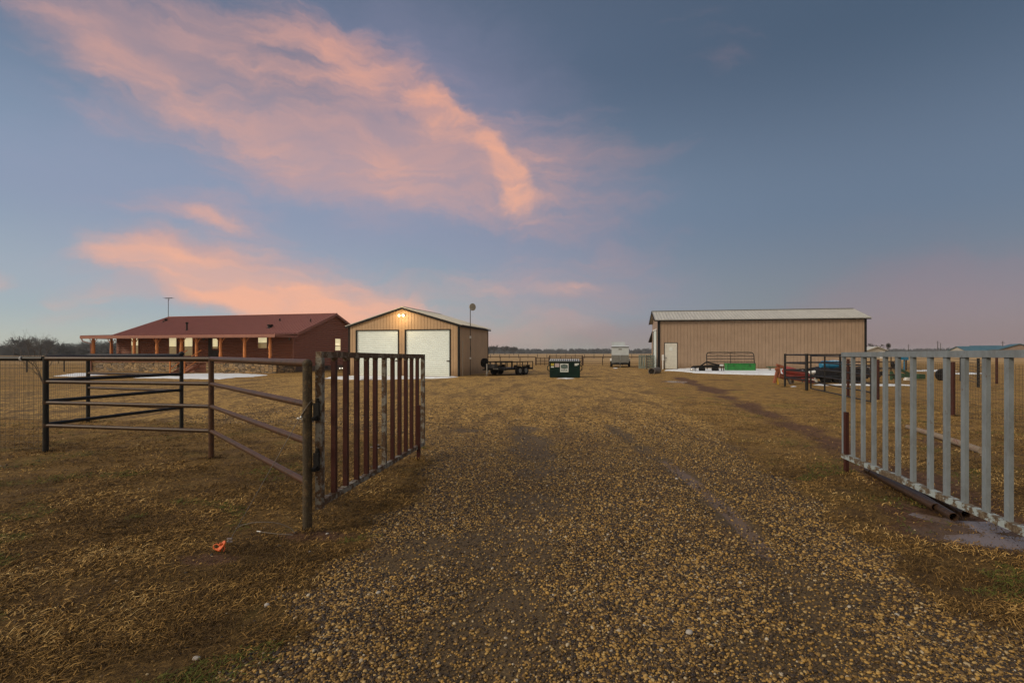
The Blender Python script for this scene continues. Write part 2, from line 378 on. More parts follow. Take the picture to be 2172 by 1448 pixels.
# ------------------------------------------------------------------ ground
def seg_dist(X, Y, pts):
    best = np.full(X.shape, 1e9)
    for (x0, y0), (x1, y1) in zip(pts[:-1], pts[1:]):
        dxx, dyy = x1 - x0, y1 - y0; t = np.clip(((X - x0) * dxx + (Y - y0) * dyy) / (dxx * dxx + dyy * dyy), 0, 1)
        best = np.minimum(best, np.hypot(X - x0 - t * dxx, Y - y0 - t * dyy))
    return best
def px2(pts): return [tuple(G(a, b)[:2]) for a, b in pts]
def wav(X, Y, s, k=0):
    return (np.sin(X * s + 1.3 * k + 1.7 * np.sin(Y * s * .7 + k)) * np.sin(Y * s * 1.1 + 2.1 * k + 1.4 * np.sin(X * s * .6 + 2 * k)))
RUT_R = px2([(1290, 900), (1370, 950), (1440, 1000), (1540, 1085), (1640, 1180), (1720, 1310), (1760, 1448)])
RUT_L = px2([(1120, 900), (1135, 980), (1120, 1070), (1060, 1200), (1020, 1330), (1000, 1500)])
MUD = px2([(1440, 800), (1500, 822), (1560, 847), (1650, 885), (1720, 915), (1790, 945), (1900, 1000), (2060, 1085)])
MUD2 = px2([(1930, 925), (2050, 962), (2172, 985), (2400, 1030)])
WETR = px2([(1410, 975), (1480, 1030), (1560, 1100), (1630, 1170)])
PUD = [(4.06, 4.40, .54, .19, -25), (4.25, 4.9, .35, .16, -40), (4.6, 4.25, .5, .2, -10), (9.0, 28.6, .55, .6, 0)]
DARK = [(.35, 5.35, .42, .3), (-.85, 3.9, .35, .25), (-.1, 2.9, .35, .35), (2.2, 3.4, .35, .3), (1.4, 2.75, .3, .2), (-.5, 4.35, .5, .2), (1.9, 2.62, .5, .2), (-2.36, 4.0, .33, .16), (-1.75, 4.5, .42, .17), (-.9, 10.5, .5, .3), (9.3, 22, 1.2, .4), (12.2, 30, 1.6, .5)]
def gauss(X, Y, cx, cy, sx, sy, a=0):
    a = R(a); u = (X - cx) * math.cos(a) + (Y - cy) * math.sin(a); v = -(X - cx) * math.sin(a) + (Y - cy) * math.cos(a)
    return np.exp(-(u / sx) ** 2 - (v / sy) ** 2)
def gz(X, Y):
    X = np.asarray(X, float); Y = np.asarray(Y, float)
    d = np.hypot(X, Y); fade = np.clip((60 - d) / 30, 0, 1)
    z = (.014 * wav(X, Y, .9, 1) + .007 * wav(X, Y, 2.7, 2) + .004 * wav(X, Y, 6.1, 3)) * fade
    z = z - .035 * np.exp(-(seg_dist(X, Y, RUT_R) / .16) ** 2) - .022 * np.exp(-(seg_dist(X, Y, RUT_L) / .25) ** 2) - .04 * np.exp(-(seg_dist(X, Y, MUD) / .45) ** 2)
    for cx, cy, sx, sy, a in PUD: z = z - .032 * gauss(X, Y, cx, cy, sx * 1.1, sy * 1.2, a)
    z = z + .03 * gauss(X, Y, -1.8, 4.5, .22, .1) + .02 * gauss(X, Y, -4.46, 7.5, .3, .2)
    return z
def smooth01(v): v = np.clip(v, 0, 1); return v * v * (3 - 2 * v)
LE = np.array([(-2, -1.1), (2.48, -1.25), (3.84, -1.3), (4.94, -1.15), (6.9, -1.2), (8.6, -1.35), (9.6, -1.8), (10.6, -3.5), (11.3, -5.5), (11.9, -8), (12.6, -13), (14, -30)])
RE = np.array([(-2, 2.4), (2.98, 2.85), (3.84, 3.0), (5.4, 3.25), (7.5, 3.6), (11.4, 4.3), (18.9, 5.5), (33, 8.6), (47, 11.5), (60, 13), (62, -8), (75, -8)])
def gravel(X, Y):
    X = np.asarray(X, float); Y = np.asarray(Y, float)
    j = .22 * wav(X, Y, 2.3, 5) + .12 * wav(X, Y, 5.7, 6) + .06 * wav(X, Y, 13, 7)
    w = .14 + .02 * Y
    l = np.interp(Y, LE[:, 0], LE[:, 1]); r = np.interp(Y, RE[:, 0], RE[:, 1])
    m = smooth01((X - l + j) / w * .5 + .5) * smooth01((r - X + j) / w * .5 + .5)
    far = np.interp(X, [-40, -20, -17, -13, -8, 0], [19.5, 22, 31, 36, 34, 60])       # house lawn edge
    m = m * smooth01((far - Y) / 1.5 + .5 + j * 2)
    m = m * smooth01((60 - Y) / 5)
    return m
def mudm(X, Y):
    X = np.asarray(X, float); Y = np.asarray(Y, float)
    m = np.exp(-(seg_dist(X, Y, MUD) / (.55 + .2 * wav(X, Y, 2.2, 3))) ** 2) * (.8 + .3 * wav(X, Y, 1.3, 14)) + .7 * np.exp(-(seg_dist(X, Y, MUD2) / .4) ** 2) * (.6 + .4 * wav(X, Y, 3, 4))
    m = m + 1.0 * np.exp(-(seg_dist(X, Y, RUT_R) / .24) ** 2) * (.7 + .35 * wav(X, Y, 3.3, 8)) + 1.1 * np.exp(-(seg_dist(X, Y, RUT_L) / .46) ** 2) * (.66 + .4 * wav(X, Y, 2.6, 9))
    for cx, cy, sx, sy in DARK: m = m + .9 * gauss(X, Y, cx, cy, sx, sy)
    for cx, cy, sx, sy, a in PUD: m = m + .9 * gauss(X, Y, cx, cy, sx * 1.5, sy * 1.7, a)
    return np.clip(m * 1.25, 0, 1)
angs = np.concatenate([np.linspace(-62, 62, 760), np.linspace(62, 298, 120)[1:-1]]); nA = len(angs)
rad = np.concatenate([[.0], np.geomspace(.6, 2300, 400)])
A_, R_ = np.meshgrid(np.radians(angs), rad); GX, GY = R_ * np.sin(A_), R_ * np.cos(A_)
V = np.stack([GX, GY, gz(GX, GY)], -1).reshape(-1, 3)
i, j = np.meshgrid(np.arange(len(rad) - 1), np.arange(nA), indexing='ij'); j2 = (j + 1) % nA
Fc = np.stack([i * nA + j, i * nA + j2, (i + 1) * nA + j2, (i + 1) * nA + j], -1).reshape(-1, 4)[:, ::-1]
wet = np.clip(np.exp(-(seg_dist(V[:, 0], V[:, 1], WETR) / .11) ** 2) + sum(gauss(V[:, 0], V[:, 1], a, b, c * 1.3, d * 1.5, e) for a, b, c, d, e in PUD), 0, 1)
def mat_ground():
    t = MT('gravel_and_dry_grass')
    def attr(n): a = t.n('ShaderNodeAttribute', attribute_name=n); return a.outputs['Fac']
    gv, md, wt = attr('gravel'), attr('mud'), attr('wet')
    co = t.coord()
    # gravel pebbles
    v1 = t.n('ShaderNodeTexVoronoi', feature='F1'); t.put(v1.inputs['Vector'], co); v1.inputs['Scale'].default_value = 52; v1.inputs['Randomness'].default_value = 1
    s1 = t.n('ShaderNodeSeparateColor'); t.put(s1.inputs[0], v1.outputs['Color'])
    r = t.n('ShaderNodeValToRGB'); t.put(r.inputs[0], s1.outputs[0]); cr = r.color_ramp
    st = [(0, (.050, .034, .022)), (.3, (.16, .095, .042)), (.55, (.38, .24, .070)), (.82, (.58, .38, .12)), (1, (.54, .42, .24))]
    while len(cr.elements) < len(st): cr.elements.new(.5)
    for q, (p, c) in zip(cr.elements, st): q.position = p; q.color = (*c, 1)
    gap = t.mr(v1.outputs['Distance'], .28, .62)
    yy = t.n('ShaderNodeSeparateXYZ'); t.put(yy.inputs[0], co)
    peb = t.mix(gap, r.outputs[0], (.030, .021, .015))
    v2 = t.n('ShaderNodeTexVoronoi', feature='F1'); t.put(v2.inputs['Vector'], co); v2.inputs['Scale'].default_value = 17
    s2 = t.n('ShaderNodeSeparateColor'); t.put(s2.inputs[0], v2.outputs['Color'])
    r2 = t.n('ShaderNodeValToRGB'); t.put(r2.inputs[0], s2.outputs[0]); c2 = r2.color_ramp; c2.elements[0].color = (.11, .062, .024, 1); c2.elements[1].color = (.74, .47, .15, 1)
    peb = t.mix(t.mr(yy.outputs[1], 6, 13, 0, .75), peb, r2.outputs[0])
    big = t.noise(1.0, 5, .6, t.coord((1.3, .32, 1)), dist=.6); fine = t.noise(3.2, 5, .65, co)
    dampm = t.mr(t.ma('ADD', t.ma('MULTIPLY', big, .6), t.ma('MULTIPLY', fine, .5)), .50, .66)
    dirt = t.mix(t.noise(22, 4, .7, co), (.070, .044, .026), (.14, .088, .045))
    gcol = t.mix(t.ma('MULTIPLY', dampm, .75), peb, dirt)
    # dry grass
    vst = t.n('ShaderNodeMapping'); t.put(vst.inputs[0], co); vst.inputs[2].default_value = (0, 0, R(20)); vst.inputs[3].default_value = (1, 2.4, 1)
    g1 = t.noise(42, 6, .72, vst.outputs[0], dist=1.2); g2 = t.noise(7, 5, .65, co); g3 = t.noise(.8, 5, .6, co); g4 = t.noise(1.9, 6, .7, co)
    straw = t.mix(t.mr(g1, .38, .62), (.066, .038, .015), (.60, .365, .108))
    straw = t.mix(t.mr(g2, .44, .68, 0, .55), straw, (.12, .074, .030))
    straw = t.mix(t.mr(g3, .54, .68, 0, .45), straw, (.15, .15, .030))
    straw = t.mix(t.mr(g4, .46, .64, 0, .7), straw, (.105, .062, .032))
    mcol = t.mix(t.mr(t.noise(14, 5, .7, co), .35, .65), (.062, .033, .021), (.15, .082, .050))
    mcol = t.mix(t.mr(gv, .5, .9), mcol, t.mix(t.noise(18, 5, .75, co), (.040, .029, .017), (.12, .084, .044)))
    brk = t.noise(16, 5, .75, co)
    gm = t.mr(t.ma('ADD', gv, t.ma('MULTIPLY', t.ma('SUBTRACT', brk, .5), .9)), .35, .65)
    mm = t.mr(t.ma('ADD', md, t.ma('MULTIPLY', t.ma('SUBTRACT', t.noise(9, 6, .75, co), .5), 1.1)), .40, .85)
    # far pasture: paler and browner
    far = t.n('ShaderNodeSeparateXYZ'); t.put(far.inputs[0], co)
    fm = t.mr(far.outputs[1], 58, 110)
    pasture = t.mix(t.mr(t.noise(.06, 6, .6, t.coord((.35, 1.6, 1))), .4, .62), (.46, .31, .145), (.27, .18, .085))
    straw = t.mix(t.mr(yy.outputs[1], 4, 14, .62, 0), straw, t.mix(t.noise(30, 4, .7, co), (.022, .014, .007), (.075, .048, .020)))  # dark soil tone grows toward the camera, painting in the dimmer foreground
    col = t.mix(gm, straw, gcol); col = t.mix(t.ma('MULTIPLY', mm, .92), col, mcol); col = t.mix(fm, col, pasture)
    wetm = t.mr(t.ma('ADD', wt, t.ma('MULTIPLY', t.ma('SUBTRACT', fine, .5), 1.0)), .45, .75)
    col = t.mix(t.ma('MULTIPLY', wetm, .8), col, (.125, .088, .068))
    rough = t.ma('SUBTRACT', .82, t.ma('ADD', t.ma('MULTIPLY', wetm, .15), t.ma('MULTIPLY', t.ma('MULTIPLY', mm, gm), .2)))
    hp = t.ma('MULTIPLY', t.ma('MULTIPLY', t.mr(v1.outputs['Distance'], .75, 0), gm), t.ma('SUBTRACT', 1.0, t.ma('MULTIPLY', mm, .7)))
    hg = t.ma('MULTIPLY', g1, t.ma('SUBTRACT', 1.0, gm))
    t.bump(t.ma('ADD', t.ma('ADD', hp, t.ma('MULTIPLY', hg, 1.6)), t.ma('MULTIPLY', g2, 1.2)), .9, .012)
    return t.fin(col, rough, 0, .12)
ground = np_mesh('ground', V, Fc, mat_ground(), True, {'gravel': gravel(V[:, 0], V[:, 1]), 'mud': mudm(V[:, 0], V[:, 1]), 'wet': wet})
tag(ground, 'gravel drive, dry grass and far pasture', kind='structure')

# water in the puddles
def mat_water():
    t = MT('muddy_water'); t.bump(t.noise(6, 2), .02, .005); return t.fin((.17, .125, .105), .22, 0, .25)
M['water'] = mat_water()
for k, (cx, cy, sx, sy, a) in enumerate(PUD[:1] + PUD[3:]):
    m = MB(); s = 2.1 if k == 0 else 1.3
    pts = []
    for q in range(40):
        th = q / 40 * 2 * math.pi; rr = s * (1 + .12 * math.sin(3 * th + k) + .1 * math.sin(7 * th))
        u, v = sx * rr * math.cos(th), sy * 1.9 * rr * math.sin(th); aa = R(a)
        x, y = cx + u * math.cos(aa) - v * math.sin(aa), cy + u * math.sin(aa) + v * math.cos(aa); pts.append((x, y))
    zz = float(gz(cx, cy)) + .016
    m.quad(*[(x, y, zz) for x, y in pts])
    tag(m.build('puddle', M['water']), 'shallow muddy puddle', kind='structure')

# snow / slush patches
def snow(pts, h=.05, seed=1):
    rr = random.Random(seed); w = px2(pts); out = []
    for (x0, y0), (x1, y1) in zip(w, w[1:] + w[:1]):
        n = max(2, int(math.hypot(x1 - x0, y1 - y0) / .5))
        for q in range(n):
            t = q / n; out.append((x0 + (x1 - x0) * t + rr.uniform(-.14, .14), y0 + (y1 - y0) * t + rr.uniform(-.22, .22)))
    m = MB(); cx = sum(p[0] for p in out) / len(out); cy = sum(p[1] for p in out) / len(out); n = len(out)
    inn = [(x + max(-.35, min(.35, cx - x)), y + max(-.35, min(.35, cy - y))) for x, y in out]
    g = lambda x, y: float(gz(x, y))
    vs = [(x, y, g(x, y) - .02) for x, y in out] + [(x, y, g(x, y) + h * rr.uniform(.8, 1.2)) for x, y in inn]
    m.add(vs, [(k, (k + 1) % n, n + (k + 1) % n, n + k) for k in range(n)], True)
    m.add(vs[n:], [tuple(range(n))], True)
    tag(m.build('snow', M['snow']), 'patch of melting snow on the ground', kind='structure')
snow([(105, 797.5), (160, 791.5), (200, 790), (235, 791), (225, 795), (160, 799)], .03, 1)
snow([(268, 802), (320, 797), (372, 793.5), (450, 791.8), (520, 792.6), (572, 795), (540, 799), (500, 800), (470, 804), (400, 803)], .04, 2)
snow([(686, 803), (700, 799.5), (745, 797), (975, 799.5), (950, 802), (900, 803), (840, 804.5), (760, 806)], .06, 3)
snow([(1408, 786), (1442, 783), (1470, 782.2), (1640, 781.5), (1800, 781), (1850, 781), (1850, 786), (1700, 797), (1600, 795), (1520, 792.5), (1470, 791), (1450, 788)], .10, 4)
snow([(1672, 819), (1692, 818.5), (1690, 819.8), (1674, 820)], .03, 5)
snow([(1718, 817), (1790, 815.5), (1850, 815.5), (1900, 815), (1950, 817), (1900, 818.5), (1800, 818), (1740, 818.5)], .05, 6)
snow([(1930, 785.5), (1990, 785), (2030, 787), (1990, 788), (1935, 787)], .06, 7)
snow([(1990, 792), (2070, 791), (2100, 793), (2040, 794.3)], .06, 8)
snow([(1176, 802.5), (1195, 800.8), (1218, 801), (1222, 802), (1200, 803.6)], .03, 9)
snow([(1296, 780.5), (1305, 780), (1318, 780.3), (1302, 781.3)], .03, 10)
snow([(783, 940), (800, 937), (816, 940), (818, 949), (800, 953), (786, 948)], .012, 11)
snow([(1500, 778.8), (1840, 777.5), (1840, 780.8), (1500, 781.5)], .15, 12)

# ------------------------------------------------------------------ pebbles (instances) and grass blades
def mat_pebble():
    t = MT('wet_dimmed_pebbles'); oi = t.n('ShaderNodeObjectInfo')
    r = t.n('ShaderNodeValToRGB'); t.put(r.inputs[0], oi.outputs['Random']); cr = r.color_ramp
    st = [(0, (.016, .013, .010)), (.40, (.050, .031, .015)), (.64, (.19, .112, .028)), (.88, (.43, .255, .058)), (.975, (.42, .30, .12)), (1, (.44, .40, .32))]  # pebble tones lowered to paint in the foreground falloff
    while len(cr.elements) < len(st): cr.elements.new(.5)
    for q, (p, c) in zip(cr.elements, st): q.position = p; q.color = (*c, 1)
    col = t.mix(t.mr(t.noise(120, 3), .4, .7, 0, .5), r.outputs[0], (.07, .05, .032))
    return t.fin(col, .42, 0, .3)
def instanced(name, pts, scl, rot, mat, label):
    me = bpy.data.meshes.new(name); me.vertices.add(len(pts)); me.vertices.foreach_set('co', pts.astype(np.float32).ravel())
    for nme, arr in (('scl', scl), ('rot', rot)):
        a = me.attributes.new(nme, 'FLOAT_VECTOR', 'POINT'); a.data.foreach_set('vector', arr.astype(np.float32).ravel())
    o = bpy.data.objects.new(name, me); COL.objects.link(o)
    ng = bpy.data.node_groups.new(name, 'GeometryNodeTree')
    ng.interface.new_socket('Geometry', in_out='INPUT', socket_type='NodeSocketGeometry'); ng.interface.new_socket('Geometry', in_out='OUTPUT', socket_type='NodeSocketGeometry')
    gi = ng.nodes.new('NodeGroupInput'); go = ng.nodes.new('NodeGroupOutput')
    ico = ng.nodes.new('GeometryNodeMeshIcoSphere'); ico.inputs['Radius'].default_value = 1; ico.inputs['Subdivisions'].default_value = 2
    ssm = ng.nodes.new('GeometryNodeSetShadeSmooth'); sm = ng.nodes.new('GeometryNodeSetMaterial'); sm.inputs['Material'].default_value = mat
    iop = ng.nodes.new('GeometryNodeInstanceOnPoints')
    at = []
    for nme in ('scl', 'rot'):
        a = ng.nodes.new('GeometryNodeInputNamedAttribute'); a.data_type = 'FLOAT_VECTOR'; a.inputs['Name'].default_value = nme; at.append(a.outputs['Attribute'])
    L = ng.links.new
    L(ico.outputs['Mesh'], ssm.inputs['Geometry']); L(ssm.outputs['Geometry'], sm.inputs['Geometry']); L(sm.outputs['Geometry'], iop.inputs['Instance'])
    L(gi.outputs[0], iop.inputs['Points']); L(at[0], iop.inputs['Scale']); L(at[1], iop.inputs['Rotation']); L(iop.outputs[0], go.inputs[0])
    md = o.modifiers.new('pebbles', 'NODES'); md.node_group = ng
    me.materials.append(mat)
    return tag(o, label, kind='stuff')
def scatter(n, dmin, dmax, xlim, power=1.0):
    d = dmin * (dmax / dmin) ** (rng.random(n) ** power); x = (rng.random(n) * 2 - 1) * (d * 1.12 + .3)
    k = np.abs(x) < xlim; return x[k], d[k]
x, d = scatter(640000, 1.9, 19, 8, 1.25)
g = gravel(x, d); mm = mudm(x, d); clump = .5 + .5 * wav(x, d, 1.9, 11) * .8 + .25 * wav(x, d, 6, 12)
keep = rng.random(len(x)) < (g ** 1.3 * (1 - .72 * mm) * np.clip(.35 + clump, .15, 1) * np.clip((19 - d) / 10, 0, 1) + .012 * (1 - g))
x, d = x[keep], d[keep]; n = len(x); print('pebbles', n)
s0 = np.clip(rng.lognormal(math.log(.0054), .34, n), .0026, .0125) * (1 + .05 * d)
scl = np.stack([s0 * rng.uniform(.8, 1.45, n), s0 * rng.uniform(.7, 1.1, n), s0 * rng.uniform(.45, .8, n)], -1)
rot = np.stack([rng.normal(0, .25, n), rng.normal(0, .25, n), rng.uniform(0, 6.28, n)], -1)
instanced('gravel', np.stack([x, d, gz(x, d) + s0 * .25], -1), scl, rot, mat_pebble(), 'loose wet tan pebbles of the drive, colour dimmed for the darker foreground')

def mat_grass():
    t = MT('dry_grass_blades'); a = t.n('ShaderNodeAttribute', attribute_name='tone').outputs['Fac']
    r = t.n('ShaderNodeValToRGB'); t.put(r.inputs[0], a); cr = r.color_ramp
    st = [(0, (.035, .021, .009)), (.3, (.10, .060, .020)), (.55, (.27, .158, .048)), (.8, (.53, .335, .11)), (.9, (.64, .46, .20)), (.93, (.060, .070, .014)), (1, (.10, .115, .024))]
    while len(cr.elements) < len(st): cr.elements.new(.5)
    for q, (p, c) in zip(cr.elements, st): q.position = p; q.color = (*c, 1)
    return t.fin(r.outputs[0], .7, 0, .12)
def blades(name, x, d, lmin, lmax, lift, label, wid=1.0):
    n = len(x); L = rng.uniform(lmin, lmax, n) * (.7 + .6 * rng.random(n)); th = rng.normal(R(35), 1.1, n); up = np.abs(rng.normal(0, lift, n)); w = rng.uniform(.0011, .0022, n) * (1 + .15 * d) * wid
    ux, uy = np.cos(th), np.sin(th); bend = rng.normal(0, .5, n); z0 = gz(x, d)
    pts = []
    for t_, ww in ((0, 1), (.5, .8), (1, .15)):
        ca, sa = np.cos(bend * t_), np.sin(bend * t_); vx, vy = ux * ca - uy * sa, ux * sa + uy * ca
        cx = x + vx * L * t_ * np.cos(up); cy = d + vy * L * t_ * np.cos(up)
        cz = z0 + .003 + rng.random(n) * .008 + L * np.sin(up) * (t_ - .45 * t_ * t_) + .006 * np.sin(t_ * 3.1)
        tw = rng.uniform(-.6, .6, n) if t_ == 0 else tw
        sx, sy, sz = -uy * w * ww * np.cos(tw), ux * w * ww * np.cos(tw), w * ww * np.sin(tw)
        pts += [np.stack([cx - sx, cy - sy, cz - sz], -1), np.stack([cx + sx, cy + sy, cz + sz], -1)]
    Vv = np.stack(pts, 1).reshape(-1, 3)
    base = np.arange(n)[:, None] * 6
    Fv = np.concatenate([base + np.array([0, 1, 3, 2]), base + np.array([2, 3, 5, 4])], 0)
    green = (wav(x, d, 1.7, 21) + .6 * wav(x, d, 4.1, 22)) > .75
    tone = np.where(green & (rng.random(n) < .5), rng.uniform(.93, 1, n), np.clip(rng.beta(1.5, 1.9, n) * .9 * (.85 + .32 * wav(x, d, 2.4, 23) + .2 * wav(x, d, 7.1, 24)), 0, .9))
    o = np_mesh(name, Vv, Fv, M['grassm'], False, {'tone': np.repeat(tone, 6)})
    return tag(o, label, kind='stuff')
M['grassm'] = mat_grass()
x, d = scatter(640000, 1.9, 17, 16, 1.05)
g = gravel(x, d); mm = mudm(x, d); cl = np.clip(.62 + .4 * wav(x, d, 2.1, 31) + .3 * wav(x, d, 5.3, 32), .1, 1)
keep = rng.random(len(x)) < ((1 - g) ** 1.5 * (1 - .9 * mm) * cl * np.clip(4.5 / d + .25, 0, 1))
x, d = x[keep], d[keep]; print('blades', len(x))
blades('dry_grass', x, d, .025, .07, .28, 'short dry straw-coloured grass in the foreground')
# taller tufts
cx, cd = scatter(900, 2.0, 12, 12, 1.0); g = gravel(cx, cd); k = (rng.random(len(cx)) < (1 - g) ** 2 * .5 * (1 - mudm(cx, cd))); cx, cd = cx[k], cd[k]
px_, pd_ = zip(*[(p.x + rng.normal(0, .09), p.y + rng.normal(0, .09)) for p in (G(97, 959), G(448, 975), G(652, 1125), G(385, 909), G(187, 896), G(889, 977), G(1795, 1002), G(1665, 820), G(1711, 828), G(2021, 882)) for _ in range(9)] + [(a + rng.normal(0, .12), b + rng.normal(0, .12)) for a, b in zip(np.linspace(4.7, 4.2, 26), np.linspace(6.8, 4.9, 26))])
cx = np.concatenate([cx, px_]); cd = np.concatenate([cd, pd_])
x = np.repeat(cx, 22) + rng.normal(0, .035, len(cx) * 22); d = np.repeat(cd, 22) + rng.normal(0, .035, len(cx) * 22)
blades('grass_tufts', x, d, .03, .085, .75, 'small standing tufts of dry grass')

# ------------------------------------------------------------------ left pipe fence (welded frame)
def at(v, z): return Vector((v.x, v.y, z))
pA = G(97, 959); pB = G(448, 975); pC = G(652, 1125); pD = G(385, 909); pE = G(187, 896)
fence = thing('pipe_fence', (pC.x, pC.y, 0), 0, 'brown welded pipe fence left of the drive, four rails, braced corner behind', 'fence')
O = Vector((pC.x, pC.y, 0))
def post(parent, p, top, r, mat, o=O, cap=None, base=-.15, label=None):
    m = MB(); q = p - o; m.tube([(q.x, q.y, base), (q.x, q.y, top)], r, 16)
    if cap: m.sphere((q.x, q.y, top), cap, n=16, m=8)
    return m.build('post', mat, parent, label)
post(fence, pA, 1.53, .040, M['black_pipe']); post(fence, pB, 1.50, .038, M['red_pipe'])
post(fence, pC, 1.50, .041, M['moss_pipe'], cap=.044); post(fence, pD, 1.58, .038, M['black_pipe'], cap=.05); post(fence, pE, 1.52, .038, M['black_pipe'])
zs = [1.507, 1.135, .80, .432]
def rail(parent, p, q, z, r, mat, o=O, z2=None):
    m = MB(); a, b = p - o, q - o; m.tube([(a.x, a.y, z), (b.x, b.y, z if z2 is None else z2)], r, 14); return m.build('rail', mat, parent)
for k, z in enumerate(zs):
    r = .037 if k == 0 else .030
    rail(fence, pA, pB, z, r, M['rust_pipe']); rail(fence, pB, pC, z, r, M['red_pipe'])
    rail(fence, pA, pD, z + .02, r, M['black_pipe'])
for z in zs[1:]: rail(fence, pE, pD, z, .028, M['rust_pipe'])
rail(fence, pE, pD, 1.545, .034, M['black_pipe'])
# weld collars on the corner post
for z in zs[1:]:
    for p, s in ((pB, .041), (pA, .043)): m = MB(); q = p - O; m.tube([(q.x, q.y, z - .03), (q.x, q.y, z + .03)], s, 14); m.build('weld_collar', M['rust_pipe'], fence)

def mesh_fence(name, pts, label, zt=1.32, zb=.05, cw=.10, ch=.10, rail_z=None, post_r=.04, wr=.0022, post_mat=None, posts=True, group=None, cat='fence'):
    o = Vector((pts[0].x, pts[0].y, 0)); t = thing(name, o, 0, label, cat, group)
    m = MB()
    for a, b in zip(pts[:-1], pts[1:]):
        a2, b2 = a - o, b - o; L = (b2 - a2).length; n = int(L / cw)
        for k in range(n + 1):
            p = a2.lerp(b2, k / n); m.tube([(p.x, p.y, zb), (p.x, p.y, zt)], wr, 3, False)
        z = zb
        while z <= zt + .001:
            m.tube([(a2.x, a2.y, z), (b2.x, b2.y, z)], wr, 3, False); z += ch
    m.build('wire_mesh', M['wire'], t)
    if rail_z:
        for a, b in zip(pts[:-1], pts[1:]): rail(t, a, b, rail_z, .037, M['black_pipe'], o)
    if posts:
        for p in pts: post(t, p, (rail_z or zt) + .02, post_r, post_mat or M['black_pipe'], o)
    return t
L1 = pA + Vector((-.06, .02, 0)); L2 = L1 + Vector((-3.4, .35, 0))
t = mesh_fence('wire_fence', [L2, L1], 'near wire mesh fence under a black pipe rail at the left edge', 1.47, .06, .085, .10, 1.507, posts=False)
post(t, L2, 1.52, .04, M['black_pipe'], L2 * 1)
m = MB(); q = PT(45, 8.27, 757) - L2; m.tube([(q.x - .004, q.y, 1.507), (q.x + .004, q.y, 1.507)], .0385, 14); m.build('tape_mark', M['white'], t)
pF = pE + Vector((-5.2, .9, 0))
mesh_fence('wire_fence', [pE + Vector((-.05, 0, 0)), pF], 'farther wire mesh fence running left from the braced corner post', 1.45, .04, .06, .10, None, posts=False)

# ------------------------------------------------------------------ rusty left gate
gN, gF = Vector((-1.748, 4.66, 0)), Vector((-1.384, 7.95, 0))
gdir = (gF - gN).normalized(); gyaw = math.atan2(gdir.y, gdir.x); GL = (gF - gN).length
def gate_t(px, N0, Dr):   # distance along line where it shows at photo column px
    r = (px - CX) / F; return (r * N0.y - N0.x) / (Dr.x - r * Dr.y)
gate = thing('farm_gate', gN, gyaw, 'open gate of rusty red bars in a peeling pale frame, hung on the left fence', 'gate')
zt0, zt1, zb0, zb1 = 1.61, 1.572, .205, .165
def zt(x): return zt0 + (zt1 - zt0) * x / GL
def zb(x): return zb0 + (zb1 - zb0) * x / GL
w = .055
m = MB(); m.beam((-w / 2, 0, zt0 - w / 2), (GL + w / 2, 0, zt1 - w / 2), w, w * 1.05, (0, 1, 0)); m.build('top_rail', M['peel_rusty'], gate)
m = MB(); m.beam((w / 2, 0, zb0 + w / 2), (GL + w / 2, 0, zb1 + w / 2), w, w, (0, 1, 0)); m.build('bottom_rail', M['peel'], gate)
m = MB(); m.beam((0, 0, zb0 - .02), (0, 0, zt0 - w), w * 1.1, w * 1.1, (0, 1, 0)); m.build('stile', M['peel'], gate)
m = MB(); m.beam((GL, 0, zb1 + w), (GL, 0, zt1 - w), w, w, (0, 1, 0)); m.build('stile', M['peel'], gate)
for px in (708.8, 733.7, 756.7, 777.3, 795.8, 815, 832.6, 847.4, 860.8, 872.9, 885):
    x = gate_t(px, gN, gdir); m = MB()
    ww = .046 if px != 815 else .05
    m.beam((x, 0, zb(x) + w - .002), (x, 0, zt(x) - w + .002), ww, ww, (0, 1, 0))
    b = m.build('bar', M['peel'] if px == 815 else M['red_bar'], gate)
    if px == 815: b['label'] = 'pale grey bar with peeling paint'
    m = MB(); m.tube([(x, -.001, zt(x) - w - .035), (x, -.001, zt(x) - w + .004)], [.026, .040], 6, False); m.build('weld_gusset', M['peel_rusty'], b)
for zc in (1.08, .63):
    m = MB(); m.beam((-.065, 0, zc - .07), (-.065, 0, zc + .07), .05, .026, (0, 1, 0)); m.tube([(-.045, 0, zc + .085), (-.045, 0, zc + .11)], .012, 8)
    m.beam((-.045, 0, zc - .09), (-.045, 0, zc + .085), .03, .03, (0, 1, 0)); m.beam((-.13, .0, zc - .07), (-.06, 0, zc - .05), .03, .03); m.build('hinge', M['black_trim'], gate)
p = Vector((-1.39, 7.62, 0)); m = MB(); m.beam((p.x, p.y, -.1), (p.x, p.y, .82), .05, .05, (0, 1, 0))
tag(m.build('gate_stop_post', M['red_bar']), 'short square rust-red post behind the free end of the rusty gate', 'post')

